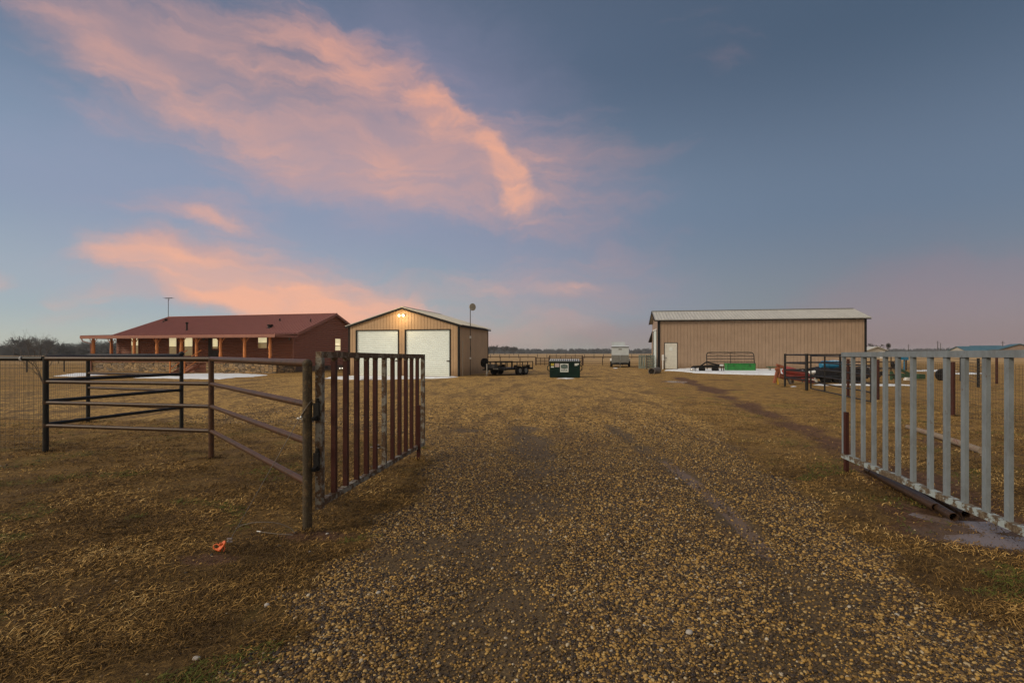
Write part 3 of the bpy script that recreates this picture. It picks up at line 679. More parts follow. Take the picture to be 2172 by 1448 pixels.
# ------------------------------------------------------------------ right grey gate
hF, hN = Vector((4.48, 6.9, 0)), Vector((3.84, 3.42, 0)); hd = (hN - hF).normalized(); hyaw = math.atan2(hd.y, hd.x); HL = (hN - hF).length
gate2 = thing('farm_gate', hF, hyaw, 'open grey-painted square tube gate at the right edge, bottom rail peeling', 'gate')
w = .06; T0, T1, B0, B1 = 1.606, 1.626, .185, .205
tz = lambda x: T0 + (T1 - T0) * x / HL
bz = lambda x: B0 + (B1 - B0) * x / HL
m = MB(); m.beam((-w / 2, 0, T0 - w / 2), (HL + w / 2, 0, T1 - w / 2), w, w, (0, 1, 0)); m.build('top_rail', M['grey_paint'], gate2)
m = MB(); m.beam((-w / 2, 0, B0 + w / 2), (HL + w / 2, 0, B1 + w / 2), w, w, (0, 1, 0)); m.build('bottom_rail', M['grey_peel'], gate2)
pxs = [1790, 1809.5, 1831, 1853.7, 1878, 1905, 1937, 1973.5, 2008, 2046.5, 2092, 2140]
xs = [gate_t(px, hF, hd) for px in pxs]; xs += [xs[-1] + .26, HL]
for k, x in enumerate(xs):
    m = MB(); m.beam((x, 0, bz(x) + w - .001), (x, 0, tz(x) - w + .001), .034, .052, (0, 1, 0)); m.build('bar' if 0 < k < len(xs) - 1 else 'stile', M['grey_paint'], gate2)
p = G(1795, 1002); m = MB(); m.beam((p.x, p.y, -.1), (p.x, p.y, .81), .045, .045, (0, 1, 0))
tag(m.build('gate_stop_post', M['red_bar']), 'short square rust-red post behind the free end of the grey gate', 'post')
hp = hN + hd * .14; m = MB(); m.tube([(hp.x, hp.y, -.1), (hp.x, hp.y, 1.6)], .05, 14); m.sphere((hp.x, hp.y, 1.6), .052)
tag(m.build('gate_hinge_post', M['moss_pipe']), 'round pipe post carrying the grey gate', 'post')

# pipes under it
def lay(name, a, b, r, mat, label, group=None, collar=False, n=18):
    m = MB(); m.tube([a, b], r, n, hollow=True)
    if collar:
        d = (Vector(b) - Vector(a)).normalized(); m.tube([Vector(a) - d * .16, Vector(a) - d * .005], r * 1.16, n)
    return tag(m.build(name, mat), label, 'pipe', group)
gr = 'steel pipes lying under the grey gate'
lay('steel_pipe', (4.66, 6.62, .05), tuple(PT(1985, 5.12, 1073).xy) + (.055,), .040, M['rust_pipe'], 'shortest rusty pipe under the grey gate, with a collar at its far end', gr, True)
lay('steel_pipe', (4.72, 6.45, .05), tuple(PT(2023, 4.84, 1093).xy) + (.05,), .040, M['rust_pipe'], 'middle rusty pipe under the grey gate, its open end reaching nearest the puddle', gr)
lay('steel_pipe', (4.86, 6.5, .06), tuple(PT(2048, 4.92, 1090).xy) + (.05,), .038, M['rust_pipe'], 'rusty pipe farthest under the grey gate, on the right of the pile', gr)
m = MB(); a, b = G(1925, 910), G(2083, 963); m.tube([(a.x, a.y, .05), ((a.x + b.x) / 2, (a.y + b.y) / 2, .065), (b.x, b.y, .05)], [.045, .052, .056], 10)
tag(m.build('fallen_post', M['old_wood']), 'weathered old wooden post lying in the grass behind the grey gate', 'post')

# ------------------------------------------------------------------ cable, clamps and orange anchor
cb = thing('guy_cable', (pC.x, pC.y, 0), 0, 'steel guy cable from the end post down to the orange ground anchor', 'cable')
def c3(pts, r, name='strand', mat='cable'):
    m = MB(); m.tube([Vector(p) - O for p in pts], r, 6); return m.build(name, M[mat], cb)
an = G(466, 1168); anc = Vector((an.x, an.y, .04))
top = Vector((pC.x - .05, pC.y - .02, .94))
kn = PT(636, 4.55, 886); k1 = PT(488, 4.2, 1145)
ring = [pC + Vector((math.cos(a) * .047, math.sin(a) * .047, 1.10 + .075 * math.cos(a) - (.02 if a < 3 else 0))) for a in np.linspace(0, 2 * math.pi, 17)]
c3(ring, .0035); c3([ring[8], kn], .0035); c3([ring[13], kn + Vector((.005, 0, .01))], .0035); c3([kn, k1, anc + Vector((.03, 0, .02))], .0032)
m = MB(); k2 = kn - O
for s in (-.012, .012): m.sphere(k2 + Vector((s, -.004, s * .4)), .011, (1, 1, 1.2), 8, 6)
m.beam(k2 + Vector((-.03, -.006, -.004)), k2 + Vector((.03, -.006, -.008)), .008, .01); m.build('cable_clamp', M['steel'], cb)
m = MB(); k2 = k1 - O
for s in (-.010, .010): m.sphere(k2 + Vector((s, -.004, s)), .011, (1.2, 1, 1), 8, 6)
m.beam(k2 + Vector((-.02, -.01, .014)), k2 + Vector((.022, -.01, .018)), .009, .009); m.beam(k2 + Vector((-.018, -.01, -.012)), k2 + Vector((.024, -.01, -.008)), .009, .009); m.build('cable_clamp', M['steel'], cb)
lp = [(500, 1120), (515, 1113), (535, 1108), (558, 1106.5), (580, 1107.5), (600, 1112), (617, 1120), (626, 1130)]
zz = [.06, .09, .11, .12, .11, .09, .05, .015]
arc = []
for (a, b), z in zip(lp, zz): q = G(a, b, z); arc.append(q)
c3(arc, .0035); tl = [G(545, 1126, .02), G(580, 1131, .015), G(622, 1134, .012)]; c3(tl, .0035); c3([G(545, 1126, .02), G(553, 1127, .019)], .0048, 'strand_tip', 'white')
anch = thing('ground_anchor', anc - Vector((0, 0, .04)), 0, 'small orange plastic ground anchor lying in bare soil at the cable end', 'anchor')
m = MB(); pl = [Vector((math.cos(a) * .030, math.sin(a) * .052, 0)) for a in np.linspace(0, 2 * math.pi, 18, endpoint=False)]
Rm = Matrix.Rotation(R(-35), 4, 'Z') @ Matrix.Rotation(R(52), 4, 'X')
m.prism([Rm @ p + Vector((.028, 0, .052)) for p in pl], Rm.to_3x3() @ Vector((0, 0, .012))); m.build('plate', M['orange'], anch)
m = MB(); m.tube([(-.005, 0, .055)] + [(-.035 + .028 * math.cos(a), .01 * math.sin(a), .045 + .022 * math.sin(a)) for a in np.linspace(.6, 5.6, 12)] + [(.0, 0, .03)], .0062, 8); m.build('loop', M['orange'], anch)
m = MB(); m.tube([(.01, .0, .06), (.012, -.012, .085), (.022, -.004, .074)], .011, 8); m.tube([(.045, 0, .05), (.058, -.01, .03), (.05, -.02, .005)], .006, 8); m.tube([(-.03, -.01, .02), (.02, -.02, .012)], .012, 8); m.build('shank', M['orange'], anch)
anch.scale = (.8, .8, .8)
# rocks near the post
for k, (a, b, s) in enumerate([(592, 1153, .013), (694, 1133, .012), (566, 1285, .018), (417, 1394, .017), (1462, 1340, .02), (1168, 1125, .016), (657, 1170, .012), (803, 1260, .014), (1435, 1015, .02)]):
    p = G(a, b); m = MB(); m.sphere((0, 0, 0), s * 1.0, (1.3, 1, .7), 9, 6)
    o = m.build('stone', M['pebble_big'] if 'pebble_big' in M else M['concrete']); o.location = (p.x, p.y, float(gz(p.x, p.y)) + s * .3); o.rotation_euler = (0, 0, k)
    tag(o, ['pale stone in dry grass just right of the orange anchor', 'tiny pale stone at the foot of the end post, on its right', 'pale flat stone in the dry grass left of the gravel edge', 'pale stone nearest the bottom left corner of the grass', 'pale rounded stone on the gravel, bottom right of the drive', 'pale stone in the middle of the gravel, near the dark patch', 'small stone below the end post on bare soil', 'pale stone where grass meets gravel at the bottom left', 'small pale stone beside the muddy right wheel track'][k], 'stone', 'pale stones scattered in the foreground')

# ------------------------------------------------------------------ house
hy = -math.atan2(.2385, .971); HO = Vector((-18.1, 42.4, 0))
house = thing('log_house', HO, hy, 'long brown log-sided house with red metal roof and front porch', 'house')
class Fr:
    def __init__(s, o, yaw): s.o = o; s.u = Vector((math.cos(yaw), math.sin(yaw), 0)); s.v = Vector((-math.sin(yaw), math.cos(yaw), 0))
    def x(s, px, y=0):
        r = (px - CX) / F; p = s.o + s.v * y; return (r * p.y - p.x) / (s.u.x - r * s.u.y)
    def y(s, px, x=0):
        r = (px - CX) / F; p = s.o + s.u * x; return (r * p.y - p.x) / (s.v.x - r * s.v.y)
    def z(s, py, x, y): d = (s.o + s.u * x + s.v * y).y; return CH - (py - HY) * d / F
    def plane(s, px, py, z0, k):     # hit z = z0 + k*y
        lo, hi = 0., 12.
        for _ in range(50):
            y = (lo + hi) / 2; x = s.x(px, y); zz = s.z(py, x, y)
            if zz > z0 + k * y: lo = y
            else: hi = y
        return x, y, z0 + k * y
H = Fr(HO, hy); HLn, HW, EZ, RZ = 18.5, 11.6, 3.16, 5.22; K = (RZ - EZ) / (HW / 2)
DZ = .86
# siding rows
m = MB()
def siding(m, x0, x1, z0, z1, y, horizontal_x=True, gable=False):
    rh = .175; z = z0
    while z < z1 - .01:
        zt_ = min(z + rh, z1); prof = [(-.01, 0), (.055, .012), (.070, .05), (.060, .11), (.030, .15), (-.01, rh)]
        pts = [(d_, z + h_) for d_, h_ in prof if z + h_ <= zt_ + .001]
        if len(pts) < 2: break
        if horizontal_x: L = [(x0, y - d_, zz) for d_, zz in pts]; Rr = [(x1, y - d_, zz) for d_, zz in pts]
        else:
            def lim(zz):
                if not gable or zz <= EZ: return x0, x1
                t_ = (zz - EZ) / (RZ - EZ) * (HW / 2); return x0 + t_, x1 - t_
            L = [(y + d_, lim(zz)[0], zz) for d_, zz in pts]; Rr = [(y + d_, lim(zz)[1], zz) for d_, zz in pts]
        n = len(pts)
        m.add(L + Rr, [(k, k + n, k + n + 1, k + 1) if horizontal_x else (k, k + n, k + n + 1, k + 1) for k in range(n - 1)], False)
        z += rh
siding(m, -HLn, 0, DZ, EZ, 0)
siding(m, 0, HW, .45, RZ - .05, 0, False, True)
m.box(-HLn, -.002, .002, .15, DZ, EZ - .01); m.box(-HLn, -.002, HW - .15, HW, 0, EZ - .01)
for xx in (-HLn, -.15): m.prism([(xx, 0.16, 0), (xx, HW - .16, 0), (xx, HW - .16, EZ), (xx, HW / 2, RZ - .05), (xx, .16, EZ)], (.147, 0, 0))
wall = m.build('wall', M['siding'], house)
m = MB(); m.box(-.05, .055, -.06, .06, .44, EZ); m.build('corner_trim', M['brown_trim'], house); m = MB(); m.box(-HLn - .05, -HLn + .06, -.06, .06, DZ, EZ); m.build('corner_trim', M['brown_trim'], house)
m = MB(); m.box(-.1, .05, .0, HW, -.05, .44); m.box(.05, .056, 0, HW, .30, .31); m.build('skirting', M['skirting'], house)
m = MB(); m.box(.05, .09, 4.35, 4.75, .18, .38); m.build('skirting_vent', M['dark'], house)
# stone skirt and deck
PD, PL, PR = 2.4, -19.0, .25
m = MB(); m.box(PL, H.x(376, -PD), -PD, -PD + .2, -.05, .80); m.box(H.x(437, -PD), PR, -PD, -PD + .2, -.05, .80); m.box(PR - .2, PR, -PD + .2, -.05, -.05, .8); m.box(PL, PL + .2, -PD + .2, 0, -.05, .8)
m.build('stone_skirt', M['stone'], house)
m = MB(); m.box(PL, PR, -PD - .05, -.06, .80, DZ); m.build('deck', M['deck'], house)
# roof
def sheet(m, p, q, r_, s_, th=.04):
    p, q, r_, s_ = map(Vector, (p, q, r_, s_)); nn = (q - p).cross(s_ - p).normalized() * th
    m.add([p, q, r_, s_, p - nn, q - nn, r_ - nn, s_ - nn], [(0, 1, 2, 3), (7, 6, 5, 4), (0, 4, 5, 1), (1, 5, 6, 2), (2, 6, 7, 3), (3, 7, 4, 0)])
def ribs(m, x0, x1, step, a, b, h=.09, w=.07):
    n = int((x1 - x0) / step)
    for k in range(n + 1):
        x = x0 + (x1 - x0) * k / n; m.beam((x, a[0], a[1] + .012), (x, b[0], b[1] + .012), w, h, (1, 0, 0))
m = MB(); X0, X1 = -HLn - .55, .35
kP = .055
sheet(m, (X0, -.05, EZ + .03), (X1, -.05, EZ + .03), (X1, HW / 2, RZ + .05), (X0, HW / 2, RZ + .05)); sm_ = MB(); ribs(sm_, X0 + .03, X1 - .03, .30, (-.05, EZ + .03), (HW / 2, RZ + .05))
sheet(m, (X1, HW + .35, EZ - .10), (X0, HW + .35, EZ - .10), (X0, HW / 2 + .001, RZ + .05), (X1, HW / 2 + .001, RZ + .05)); 
zf = EZ + .03 - kP * (PD + .45)
sheet(m, (X0, -PD - .45, zf), (PR + .25, -PD - .45, zf), (PR + .25, -.055, EZ + .026), (X0, -.055, EZ + .026)); ribs(sm_, X0 + .03, PR + .2, .30, (-PD - .45, zf), (-.05, EZ + .03))
m.beam((X0, HW / 2, RZ + .075), (X1, HW / 2, RZ + .075), .25, .03, (0, 1, 0))
roof = m.build('roof', M['red_roof'], house); sm_.build('standing_seams', simple('shadow_red_seams', (.30, .12, .098), (.25, .10, .08), 2, .5), roof)  # seams coloured darker than the sheet to paint their shadow lines
m = MB()
m.box(X0, PR + .25, -PD - .47, -PD - .44, zf - .23, zf - .03); m.box(PR + .2, PR + .23, -PD - .43, -.05, zf - .2, zf + .0)
m.box(X0 + .02, X0 + .05, -PD - .43, -.05, zf - .2, zf)
for xx in (X0, X1 - .03):
    for sgn in (0, 1):
        a = (xx, -.05 if not sgn else HW + .35, (EZ - .1) if not sgn else EZ - .2); b = (xx, HW / 2, RZ - .07); m.beam(a, b, .035, .2, (1, 0, 0))
m.box(PR + .25, X1, -.08, -.05, EZ - .18, EZ); m.build('fascia', M['brown_trim'], house)
m = MB(); m.box(PL, PR, -PD, -.1, zf - .12, zf - .09); m.build('porch_ceiling', M['skirting'], house)
# porch posts
rp = random.Random(3)
def porch_post(x, y, brL=True, brR=True, side=False):
    m = MB(); zs_ = [DZ - .06] + [DZ + .3 * k + rp.uniform(-.05, .05) for k in range(1, 7)] + [zf - .2]
    m.tube([(x + rp.uniform(-.012, .012), y, z) for z in zs_], [.115 + rp.uniform(-.014, .02) for z in zs_], 10)
    for k in range(3): m.sphere((x + rp.choice((-.1, .1)), y - .03, DZ + rp.uniform(.2, 1.7)), .035, n=8, m=5)
    o = m.build('porch_post', M['log'], house)
    for s, on in ((-1, brL), (1, brR)):
        if on: m = MB(); m.tube([(x + s * .07, y, zf - .62), (x + s * .42, y, zf - .21)], .032, 7); m.build('brace', M['log'], o)
for px in (198, 285, 333, 385, 417, 468, 519, 573): porch_post(H.x(px, -PD + .12), -PD + .12, px not in (573, 999), px != 573)
porch_post(H.x(236.5, -.45), -.45)
# gutter downpipe at left
m = MB(); xg = X0 + .12; m.tube([(xg, -PD - .4, zf - .2), (xg + .05, -PD - .38, zf - .42), (xg + .6, -PD - .1, zf - .62), (xg + .62, -PD - .06, .05)], .05, 8); m.build('downpipe', M['brown_trim'], house)
# windows and doors on the front wall
def window(px0, px1, y0, y1, split=.5, name='window', frame='brown_trim', mid=True):
    x0, x1 = H.x(px0), H.x(px1); d = (x0 + x1) / 2; z1, z0 = H.z(y0, d, 0), H.z(y1, d, 0); f = .07
    m = MB()
    for b in ((x0 - f, x0, z0 - f, z1 + f), (x1, x1 + f, z0 - f, z1 + f), (x0, x1, z1, z1 + f), (x0, x1, z0 - f, z0)): m.box(b[0], b[1], -.125, 0, b[2], b[3])
    o = m.build(name, M[frame], house)
    zs_ = z0 + (z1 - z0) * split
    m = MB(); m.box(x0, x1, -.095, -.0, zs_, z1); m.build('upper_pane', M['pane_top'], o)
    m = MB(); m.box(x0, x1, -.095, -.0, z0, zs_ - .001); m.build('lower_pane', M['pane_low'], o)
    if mid:
        m = MB(); m.box(x0, x1, -.115, -.096, zs_ - .02, zs_ + .02); m.build('meeting_rail', M['frame_white'], o)
    return o
window(281, 295.5, 716, 752, .55, mid=False); window(361, 376.5, 716, 754, .5); window(393.5, 410.5, 716, 754, .5)
window(549.5, 568, 716, 738, .5)
o = window(453, 464, 718, 739, .2, 'door', mid=False)
x0, x1 = H.x(451), H.x(466); m = MB(); m.box(x0, x1, -.085, -.0, DZ, H.z(742, x0, 0) - .02); m.box(H.x(443.5), H.x(451), -.10, -.0, DZ, 3.05); m.build('door_leaf_and_dark_opening', M['dark'], house)  # second box is a black slab painting the shaded opening beside the leaf
for px in (434, 616):
    x = H.x(px); m = MB(); m.box(x - .04, x + .04, -.16, -.045, 2.65, 2.85); m.sphere((x, -.13, 2.68), .05); m.build('wall_lamp', M['plate'], house)
# gable window
y0, y1 = H.y(708.5, 0), H.y(720, 0); z1, z0 = H.z(718.5, 0, (y0 + y1) / 2), H.z(743, 0, (y0 + y1) / 2)
m = MB()
for b in ((y0 - .1, y0, z0 - .1, z1 + .1), (y1, y1 + .1, z0 - .1, z1 + .1), (y0, y1, z1, z1 + .1), (y0, y1, z0 - .1, z0)): m.box(.0, .14, *b)
wg = m.build('window', M['brown_trim'], house)
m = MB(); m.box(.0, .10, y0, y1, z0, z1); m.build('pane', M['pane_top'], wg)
m = MB(); m.box(.102, .108, y0 + .12, y1 - .2, z0 + .55, z1 - .45); m.build('glow_patch', M['pane_glow'], wg)  # emissive patch laid over the gable pane
m = MB(); m.box(.109, .125, y0, y1, z0 + .38, z0 + .43); m.build('meeting_rail', M['brown_trim'], wg)
for yy in (6.25, 6.65): m = MB(); m.sphere((.10, yy + .4, .12), .05); m.build('light_fitting', M['lamp_small'], house)
# roof vents
for px, py, hh, r_, box in ((396.5, 701, .62, .07, 0), (573, 695, .28, .16, 1), (593.5, 681, .25, .06, 0), (659, 683.5, .32, .05, 0), (352, 681, .22, .10, 1), (347, 684, .16, .06, 1)):
    x, y, z = H.plane(px, py, EZ + .03, K); m = MB()
    m.tube([(x, y, z - .1), (x, y, z + .1)], [r_ * 2.1, r_ * 1.2], 12); m.tube([(x, y, z + .1), (x, y, z + hh)], r_, 12); 
    if hh > .5: m.tube([(x, y, z + hh), (x, y, z + hh + .14)], r_ * 1.7, 12)
    if box: m.tube([(x, y, z + hh * .6), (x, y, z + hh)], r_ * 1.6, 8)
    m.build('roof_vent', M['black_trim'], roof)
# stairs
sx0, sx1 = H.x(385, -PD - .6), H.x(411, -PD - .6); st = MB()
for k in range(5): st.box(sx0, sx1, -PD - .35 - .28 * k, -PD - .06 - .28 * k, DZ - .20 - .165 * k, DZ - .15 - .165 * k)
stairs = st.build('stairs', M['deck'], house)
for xx in (sx0 - .05, sx1): m = MB(); m.prism([(xx, -PD - .06, DZ - .1), (xx, -PD - 1.6, 0), (xx, -PD - 1.2, 0), (xx, -PD - .06, DZ - .4)], (.05, 0, 0)); m.build('stringer', M['brown_trim'], stairs)
for xx in (sx0 - .1, sx1 + .1):
    m = MB(); m.tube([(xx, -PD - 1.55, 0), (xx, -PD - 1.55, 1.0)], .05, 8); m.tube([(xx, -PD - 1.6, .93), (xx, -PD + .05, DZ + .95)], .04, 8); m.tube([(xx, -PD - 1.5, .3), (xx, -PD + .02, DZ + .35)], .035, 8); m.build('handrail', M['log'], stairs)
m = MB(); m.box(sx0 - .9, sx1 + .9, -PD + .21, -PD + .24, 0, .8); m.build('under_stair_panel', M['siding'], house)
# aerial on the ridge
xa = H.x(357, HW / 2); za = H.z(632, xa, HW / 2); aw = H.o + H.u * xa + H.v * (HW / 2)
ae = thing('roof_aerial', (aw.x, aw.y, RZ), hy, 'thin television aerial mast on the left end of the house ridge', 'aerial')
m = MB(); m.tube([(0, 0, 0), (0, 0, za - RZ)], .028, 6); m.build('mast', M['bark_far'], ae)
m = MB(); h_ = za - RZ; m.tube([(-.35, 0, h_ - .05), (.5, 0, h_ + .02)], .022, 6)
for q in (-.3, -.1, .15, .4): m.tube([(q, -.35, h_ - .02), (q, .35, h_)], .012, 4)
m.tube([(-.02, 0, h_ - .35), (.22, 0, h_ - .02)], .014, 4); m.build('antenna', M['bark_far'], ae)

# ------------------------------------------------------------------ garage
GO = Vector((-3.6, 34.75, 0)); Gf = Fr(GO, hy); GW, GD, GE, GP = 8.35, 6.9, 3.52, 4.74
gar = thing('metal_garage', GO, hy, 'tan sheet-metal garage with two white roller doors and lit floodlights', 'garage')
dL = (Gf.x(757), Gf.x(844)); dR = (Gf.x(861), Gf.x(953.5)); DT = 3.16
def gtop(x): return GP - abs(x + GW / 2) / (GW / 2) * (GP - GE)
def strip_wall(m, x0, x1, zlo, ztop, y, step=.235, gap=.022, axis='x', out=-1):
    n = max(1, round((x1 - x0) / step)); s = (x1 - x0) / n
    for k in range(n):
        a, b = x0 + k * s + gap / 2, x0 + (k + 1) * s - gap / 2
        for (aa, bb) in ((a, b),):
            if axis == 'x': poly = [(aa, y, zlo(aa)), (bb, y, zlo(bb)), (bb, y, ztop(bb)), (aa, y, ztop(aa))]; m.prism(poly, (0, .03, 0))
            else: poly = [(y, aa, zlo(aa)), (y, bb, zlo(bb)), (y, bb, ztop(bb)), (y, aa, ztop(aa))]; m.prism(poly, (-.03, 0, 0))
m = MB()
z_0 = lambda x: 0.0
strip_wall(m, -GW, dL[0] - .06, z_0, gtop, 0); strip_wall(m, dL[0] - .06, dL[1] + .06, lambda x: DT + .06, gtop, 0)
strip_wall(m, dL[1] + .06, dR[0] - .06, z_0, gtop, 0, .21); strip_wall(m, dR[0] - .06, dR[1] + .06, lambda x: DT + .06, gtop, 0); strip_wall(m, dR[1] + .06, 0, z_0, gtop, 0)
strip_wall(m, .02, GD, z_0, lambda x: GE - .02, 0, .235, .02, 'y')
# backing
for a, b, lo in ((-GW, dL[0] - .06, 0), (dL[0] - .06, dL[1] + .06, DT + .06), (dL[1] + .06, dR[0] - .06, 0), (dR[0] - .06, dR[1] + .06, DT + .06), (dR[1] + .06, -.05, 0)):
    pk = [(b, .032, gtop(b) - .02)] + ([(-GW / 2, .032, GP - .02)] if a < -GW / 2 < b else []) + [(a, .032, gtop(a) - .02)]
    m.prism([(a, .032, lo), (b, .032, lo)] + pk, (0, .11, 0))
m.box(-.1, -.032, .1, GD, 0, GE - .03); m.box(-GW, -GW + .08, .1, GD, 0, GE - .03)
m.prism([(-GW, GD, 0), (0, GD, 0), (0, GD, GE - .03), (-GW / 2, GD, GP - .03), (-GW, GD, GE - .03)], (0, .05, 0))
m.build('wall', M['tan'], gar)
m = MB(); m.box(-.09, .03, -.035, -.004, 0, GE - .1); m.box(.004, .03, -.004, .12, 0, GE - .1); m.box(-GW - .03, -GW + .09, -.035, -.004, 0, GE - .1)
m.box(.003, .03, GD - .06, GD + .05, 0, GE - .1)
for d_ in (dL, dR): m.box(d_[0] - .09, d_[0], -.03, -.004, 0, DT + .06); m.box(d_[1], d_[1] + .09, -.03, -.004, 0, DT + .06); m.box(d_[0], d_[1], -.03, -.004, DT, DT + .06)
for s in (-1, 1):
    xe = -GW / 2 + s * (GW / 2 + .22); ze = GE - .22 / (GW / 2) * (GP - GE); m.beam((-GW / 2 , -.10, GP - .045), (xe, -.10, ze - .045), .03, .15, (0, 1, 0))
m.beam((.22, -.1, GE - .13), (.22, GD + .1, GE - .13), .03, .10, (1, 0, 0))
m.build('trim', M['black_trim'], gar)
m = MB(); k = (GP - GE) / (GW / 2); xe = GW / 2 + .24
for s in (1, -1):
    A_1 = (-GW / 2 + s * xe, -.12, GE - .24 * k + .06); B_1 = (-GW / 2 + s * xe, GD + .12, GE - .24 * k + .06); C_1 = (-GW / 2, GD + .12, GP + .06); D_1 = (-GW / 2, -.12, GP + .06)
    if s == 1: sheet(m, A_1, B_1, C_1, D_1, .03)
    else: sheet(m, D_1, C_1, B_1, A_1, .03)
    for q in range(26):
        yy = -.08 + (GD + .16) * q / 25; m.beam((A_1[0], yy, A_1[2] + .012), (C_1[0], yy, C_1[2] + .012), .03, .022, (0, 1, 0))
m.beam((-GW / 2, -.12, GP + .075), (-GW / 2, GD + .12, GP + .075), .2, .03, (1, 0, 0)); m.build('roof', M['galv'], gar)
def roller(parent, x0, x1, zt_, y=.045, mat='door_white', axis='x'):
    m = MB(); n = int(zt_ / .135)
    for k in range(n):
        za_, zb_ = zt_ * k / n, zt_ * (k + 1) / n; h = zb_ - za_
        pr = [(.008, 0), (-.008, h * .35), (.0, h * .70), (.035, h * .74), (.035, h * .99)]
        if axis == 'x': vs = [(x0, y + p[0], za_ + p[1]) for p in pr] + [(x1, y + p[0], za_ + p[1]) for p in pr]
        else: vs = [(y - p[0], x0, za_ + p[1]) for p in pr] + [(y - p[0], x1, za_ + p[1]) for p in pr]
        m.add(vs, [(q, q + 5, q + 6, q + 1) for q in range(4)])
    if axis == 'x': m.box(x0, x1, y + .06, y + .075, 0, zt_)
    d_ = m.build('roller_door', M[mat], parent)
    return d_
for d_ in (dL, dR):
    o = roller(gar, d_[0], d_[1], DT); m = MB(); m.box(d_[1] - .22, d_[1] - .03, .015, .042, 1.0, 1.08); m.build('handle', M['plate'], o)
# lit flood lights
m = MB(); m.box(-GW / 2 - .12, -GW / 2 + .12, -.08, -.002, 4.18, 4.28); fl = m.build('floodlight', M['plate'], gar)
for s in (-1, 1):
    m = MB(); m.tube([(-GW / 2 + s * .08, -.06, 4.22), (-GW / 2 + s * .15, -.16, 4.2)], [.04, .06], 10); m.build('lamp_housing', M['plate'], fl)
    m = MB(); m.sphere((-GW / 2 + s * .155, -.19, 4.19), .075, n=12, m=8); m.build('bulb', M['lamp'], fl)
    ld = bpy.data.lights.new('flood_lamp', 'POINT'); lo = bpy.data.objects.new('flood_lamp_light', ld); COL.objects.link(lo); ld.energy = 32; ld.color = (1, .66, .30); ld.shadow_soft_size = .08
    lo.location = GO + Gf.u * (-GW / 2 + s * .17) + Gf.v * (-.85) + Vector((0, 0, 4.05))
# dish mast
dx_ = Gf.y(997, .18); dp = GO + Gf.u * .2 + Gf.v * dx_
dm = thing('dish_mast', (dp.x, dp.y, 0), hy, 'tall pole with round grey dish beside the garage side wall', 'antenna')
m = MB(); m.tube([(0, 0, 0), (0, 0, 4.86)], .028, 8); m.build('pole', M['wire'], dm)
m = MB(); m.tube([(.02, 0, .1), (-.02, .01, 1.2), (.03, 0, 1.9), (-.02, 0, 2.6), (.02, 0, 3.6)], .018, 5); m.build('cable', M['black_trim'], dm)
m = MB(); m.tube([(0, 0, 4.80), (.10, -.05, 4.80)], .06, 8); m.tube([(.08, -.05, 4.84), (.12, -.08, 4.84), (.17, -.115, 4.84), (.24, -.17, 4.84)], [.10, .20, .25, .26], 20)
m.build('dish', M['dish'], dm)
for b_ in ((-.05, .06, -.05, .05, 2.62, 2.80), (-.04, .06, -.05, .04, 1.15, 1.28)): m = MB(); m.box(*b_); m.build('junction_box', M['white'], dm)
m = MB(); m.tube([(-.25, .1, 3.35), (0, 0, 3.48), (-.18, 0, 3.48)], .018, 5); m.build('bracket', M['wire'], dm)
cp = GO + Gf.u * .16 + Gf.v * Gf.y(981.5, .16)
m = MB(); m.tube([(0, 0, 0), (0, 0, 2.45)], .022, 8); m.tube([(0, 0, 1.3), (0, 0, 1.5)], .035, 8); o = m.build('conduit_pipe', M['dish']); o.location = (cp.x, cp.y, 0); tag(o, 'thin grey upright pipe at the front corner of the garage side wall', 'pipe')

# ------------------------------------------------------------------ barn
by = R(-10.5); BO = Vector((14.34, 50.3, 0)); B = Fr(BO, by); BL = B.x(1837.5); BE, BW = 4.80, 6.4; BP = B.z(655.5, BL, BW / 2)
barn = thing('metal_barn', BO, by, 'long brown sheet-metal barn with pale roof and one white door', 'barn')
m = MB(); q0, q1 = B.x(1410), B.x(1436); q2, q3 = B.x(1409), B.x(1437); dtop = B.z(727.5, q0, 0)
strip_wall(m, 0, q2, z_0, lambda x: BE, 0, .30, .022); strip_wall(m, q2, q3, lambda x: dtop + .06, lambda x: BE, 0, .30, .022); strip_wall(m, q3, BL, z_0, lambda x: BE, 0, .305, .022)
m.box(.01, q2, .032, .1, 0, BE - .01); m.box(q2, q3, .032, .1, dtop + .06, BE - .01); m.box(q3, BL - .01, .032, .1, 0, BE - .01)
LT = 3.9
m.prism([(0, .1, LT), (0, BW, LT), (0, BW, BE - .02), (0, BW / 2, BP - .04), (0, .1, BE - .02)], (.08, 0, 0)); m.box(0, .08, .1, 1.3, 0, LT); m.box(0, .08, 5.2, BW, 0, LT)
m.prism([(BL - .08, .1, 0), (BL - .08, BW, 0), (BL - .08, BW, BE - .02), (BL - .08, BW / 2, BP - .04), (BL - .08, .1, BE - .02)], (.08, 0, 0)); m.box(0, BL, BW - .05, BW, 0, BE - .03)
m.build('wall', M['tan2'], barn)
m = MB(); m.box(-.03, .20, -.035, -.003, 0, BE); m.box(BL - .16, BL + .03, -.035, -.003, 0, BE); m.box(BL + .004, BL + .03, -.003, .14, 0, BE); m.box(-.03, -.004, -.003, .14, 0, BE)
m.box(-.33, BL + .28, -.30, -.27, BE - .13, BE + .02)
m.box(q2 , q0, -.03, 0.03, 0, dtop + .06); m.box(q1, q3, -.03, .03, 0, dtop + .06); m.box(q0, q1, -.03, .03, dtop, dtop + .06)
for s in (0, 1): m.beam((-.34, BW / 2, BP - .02), (-.34, -.3 if not s else BW + .3, BE - .06), .03, .2, (1, 0, 0))
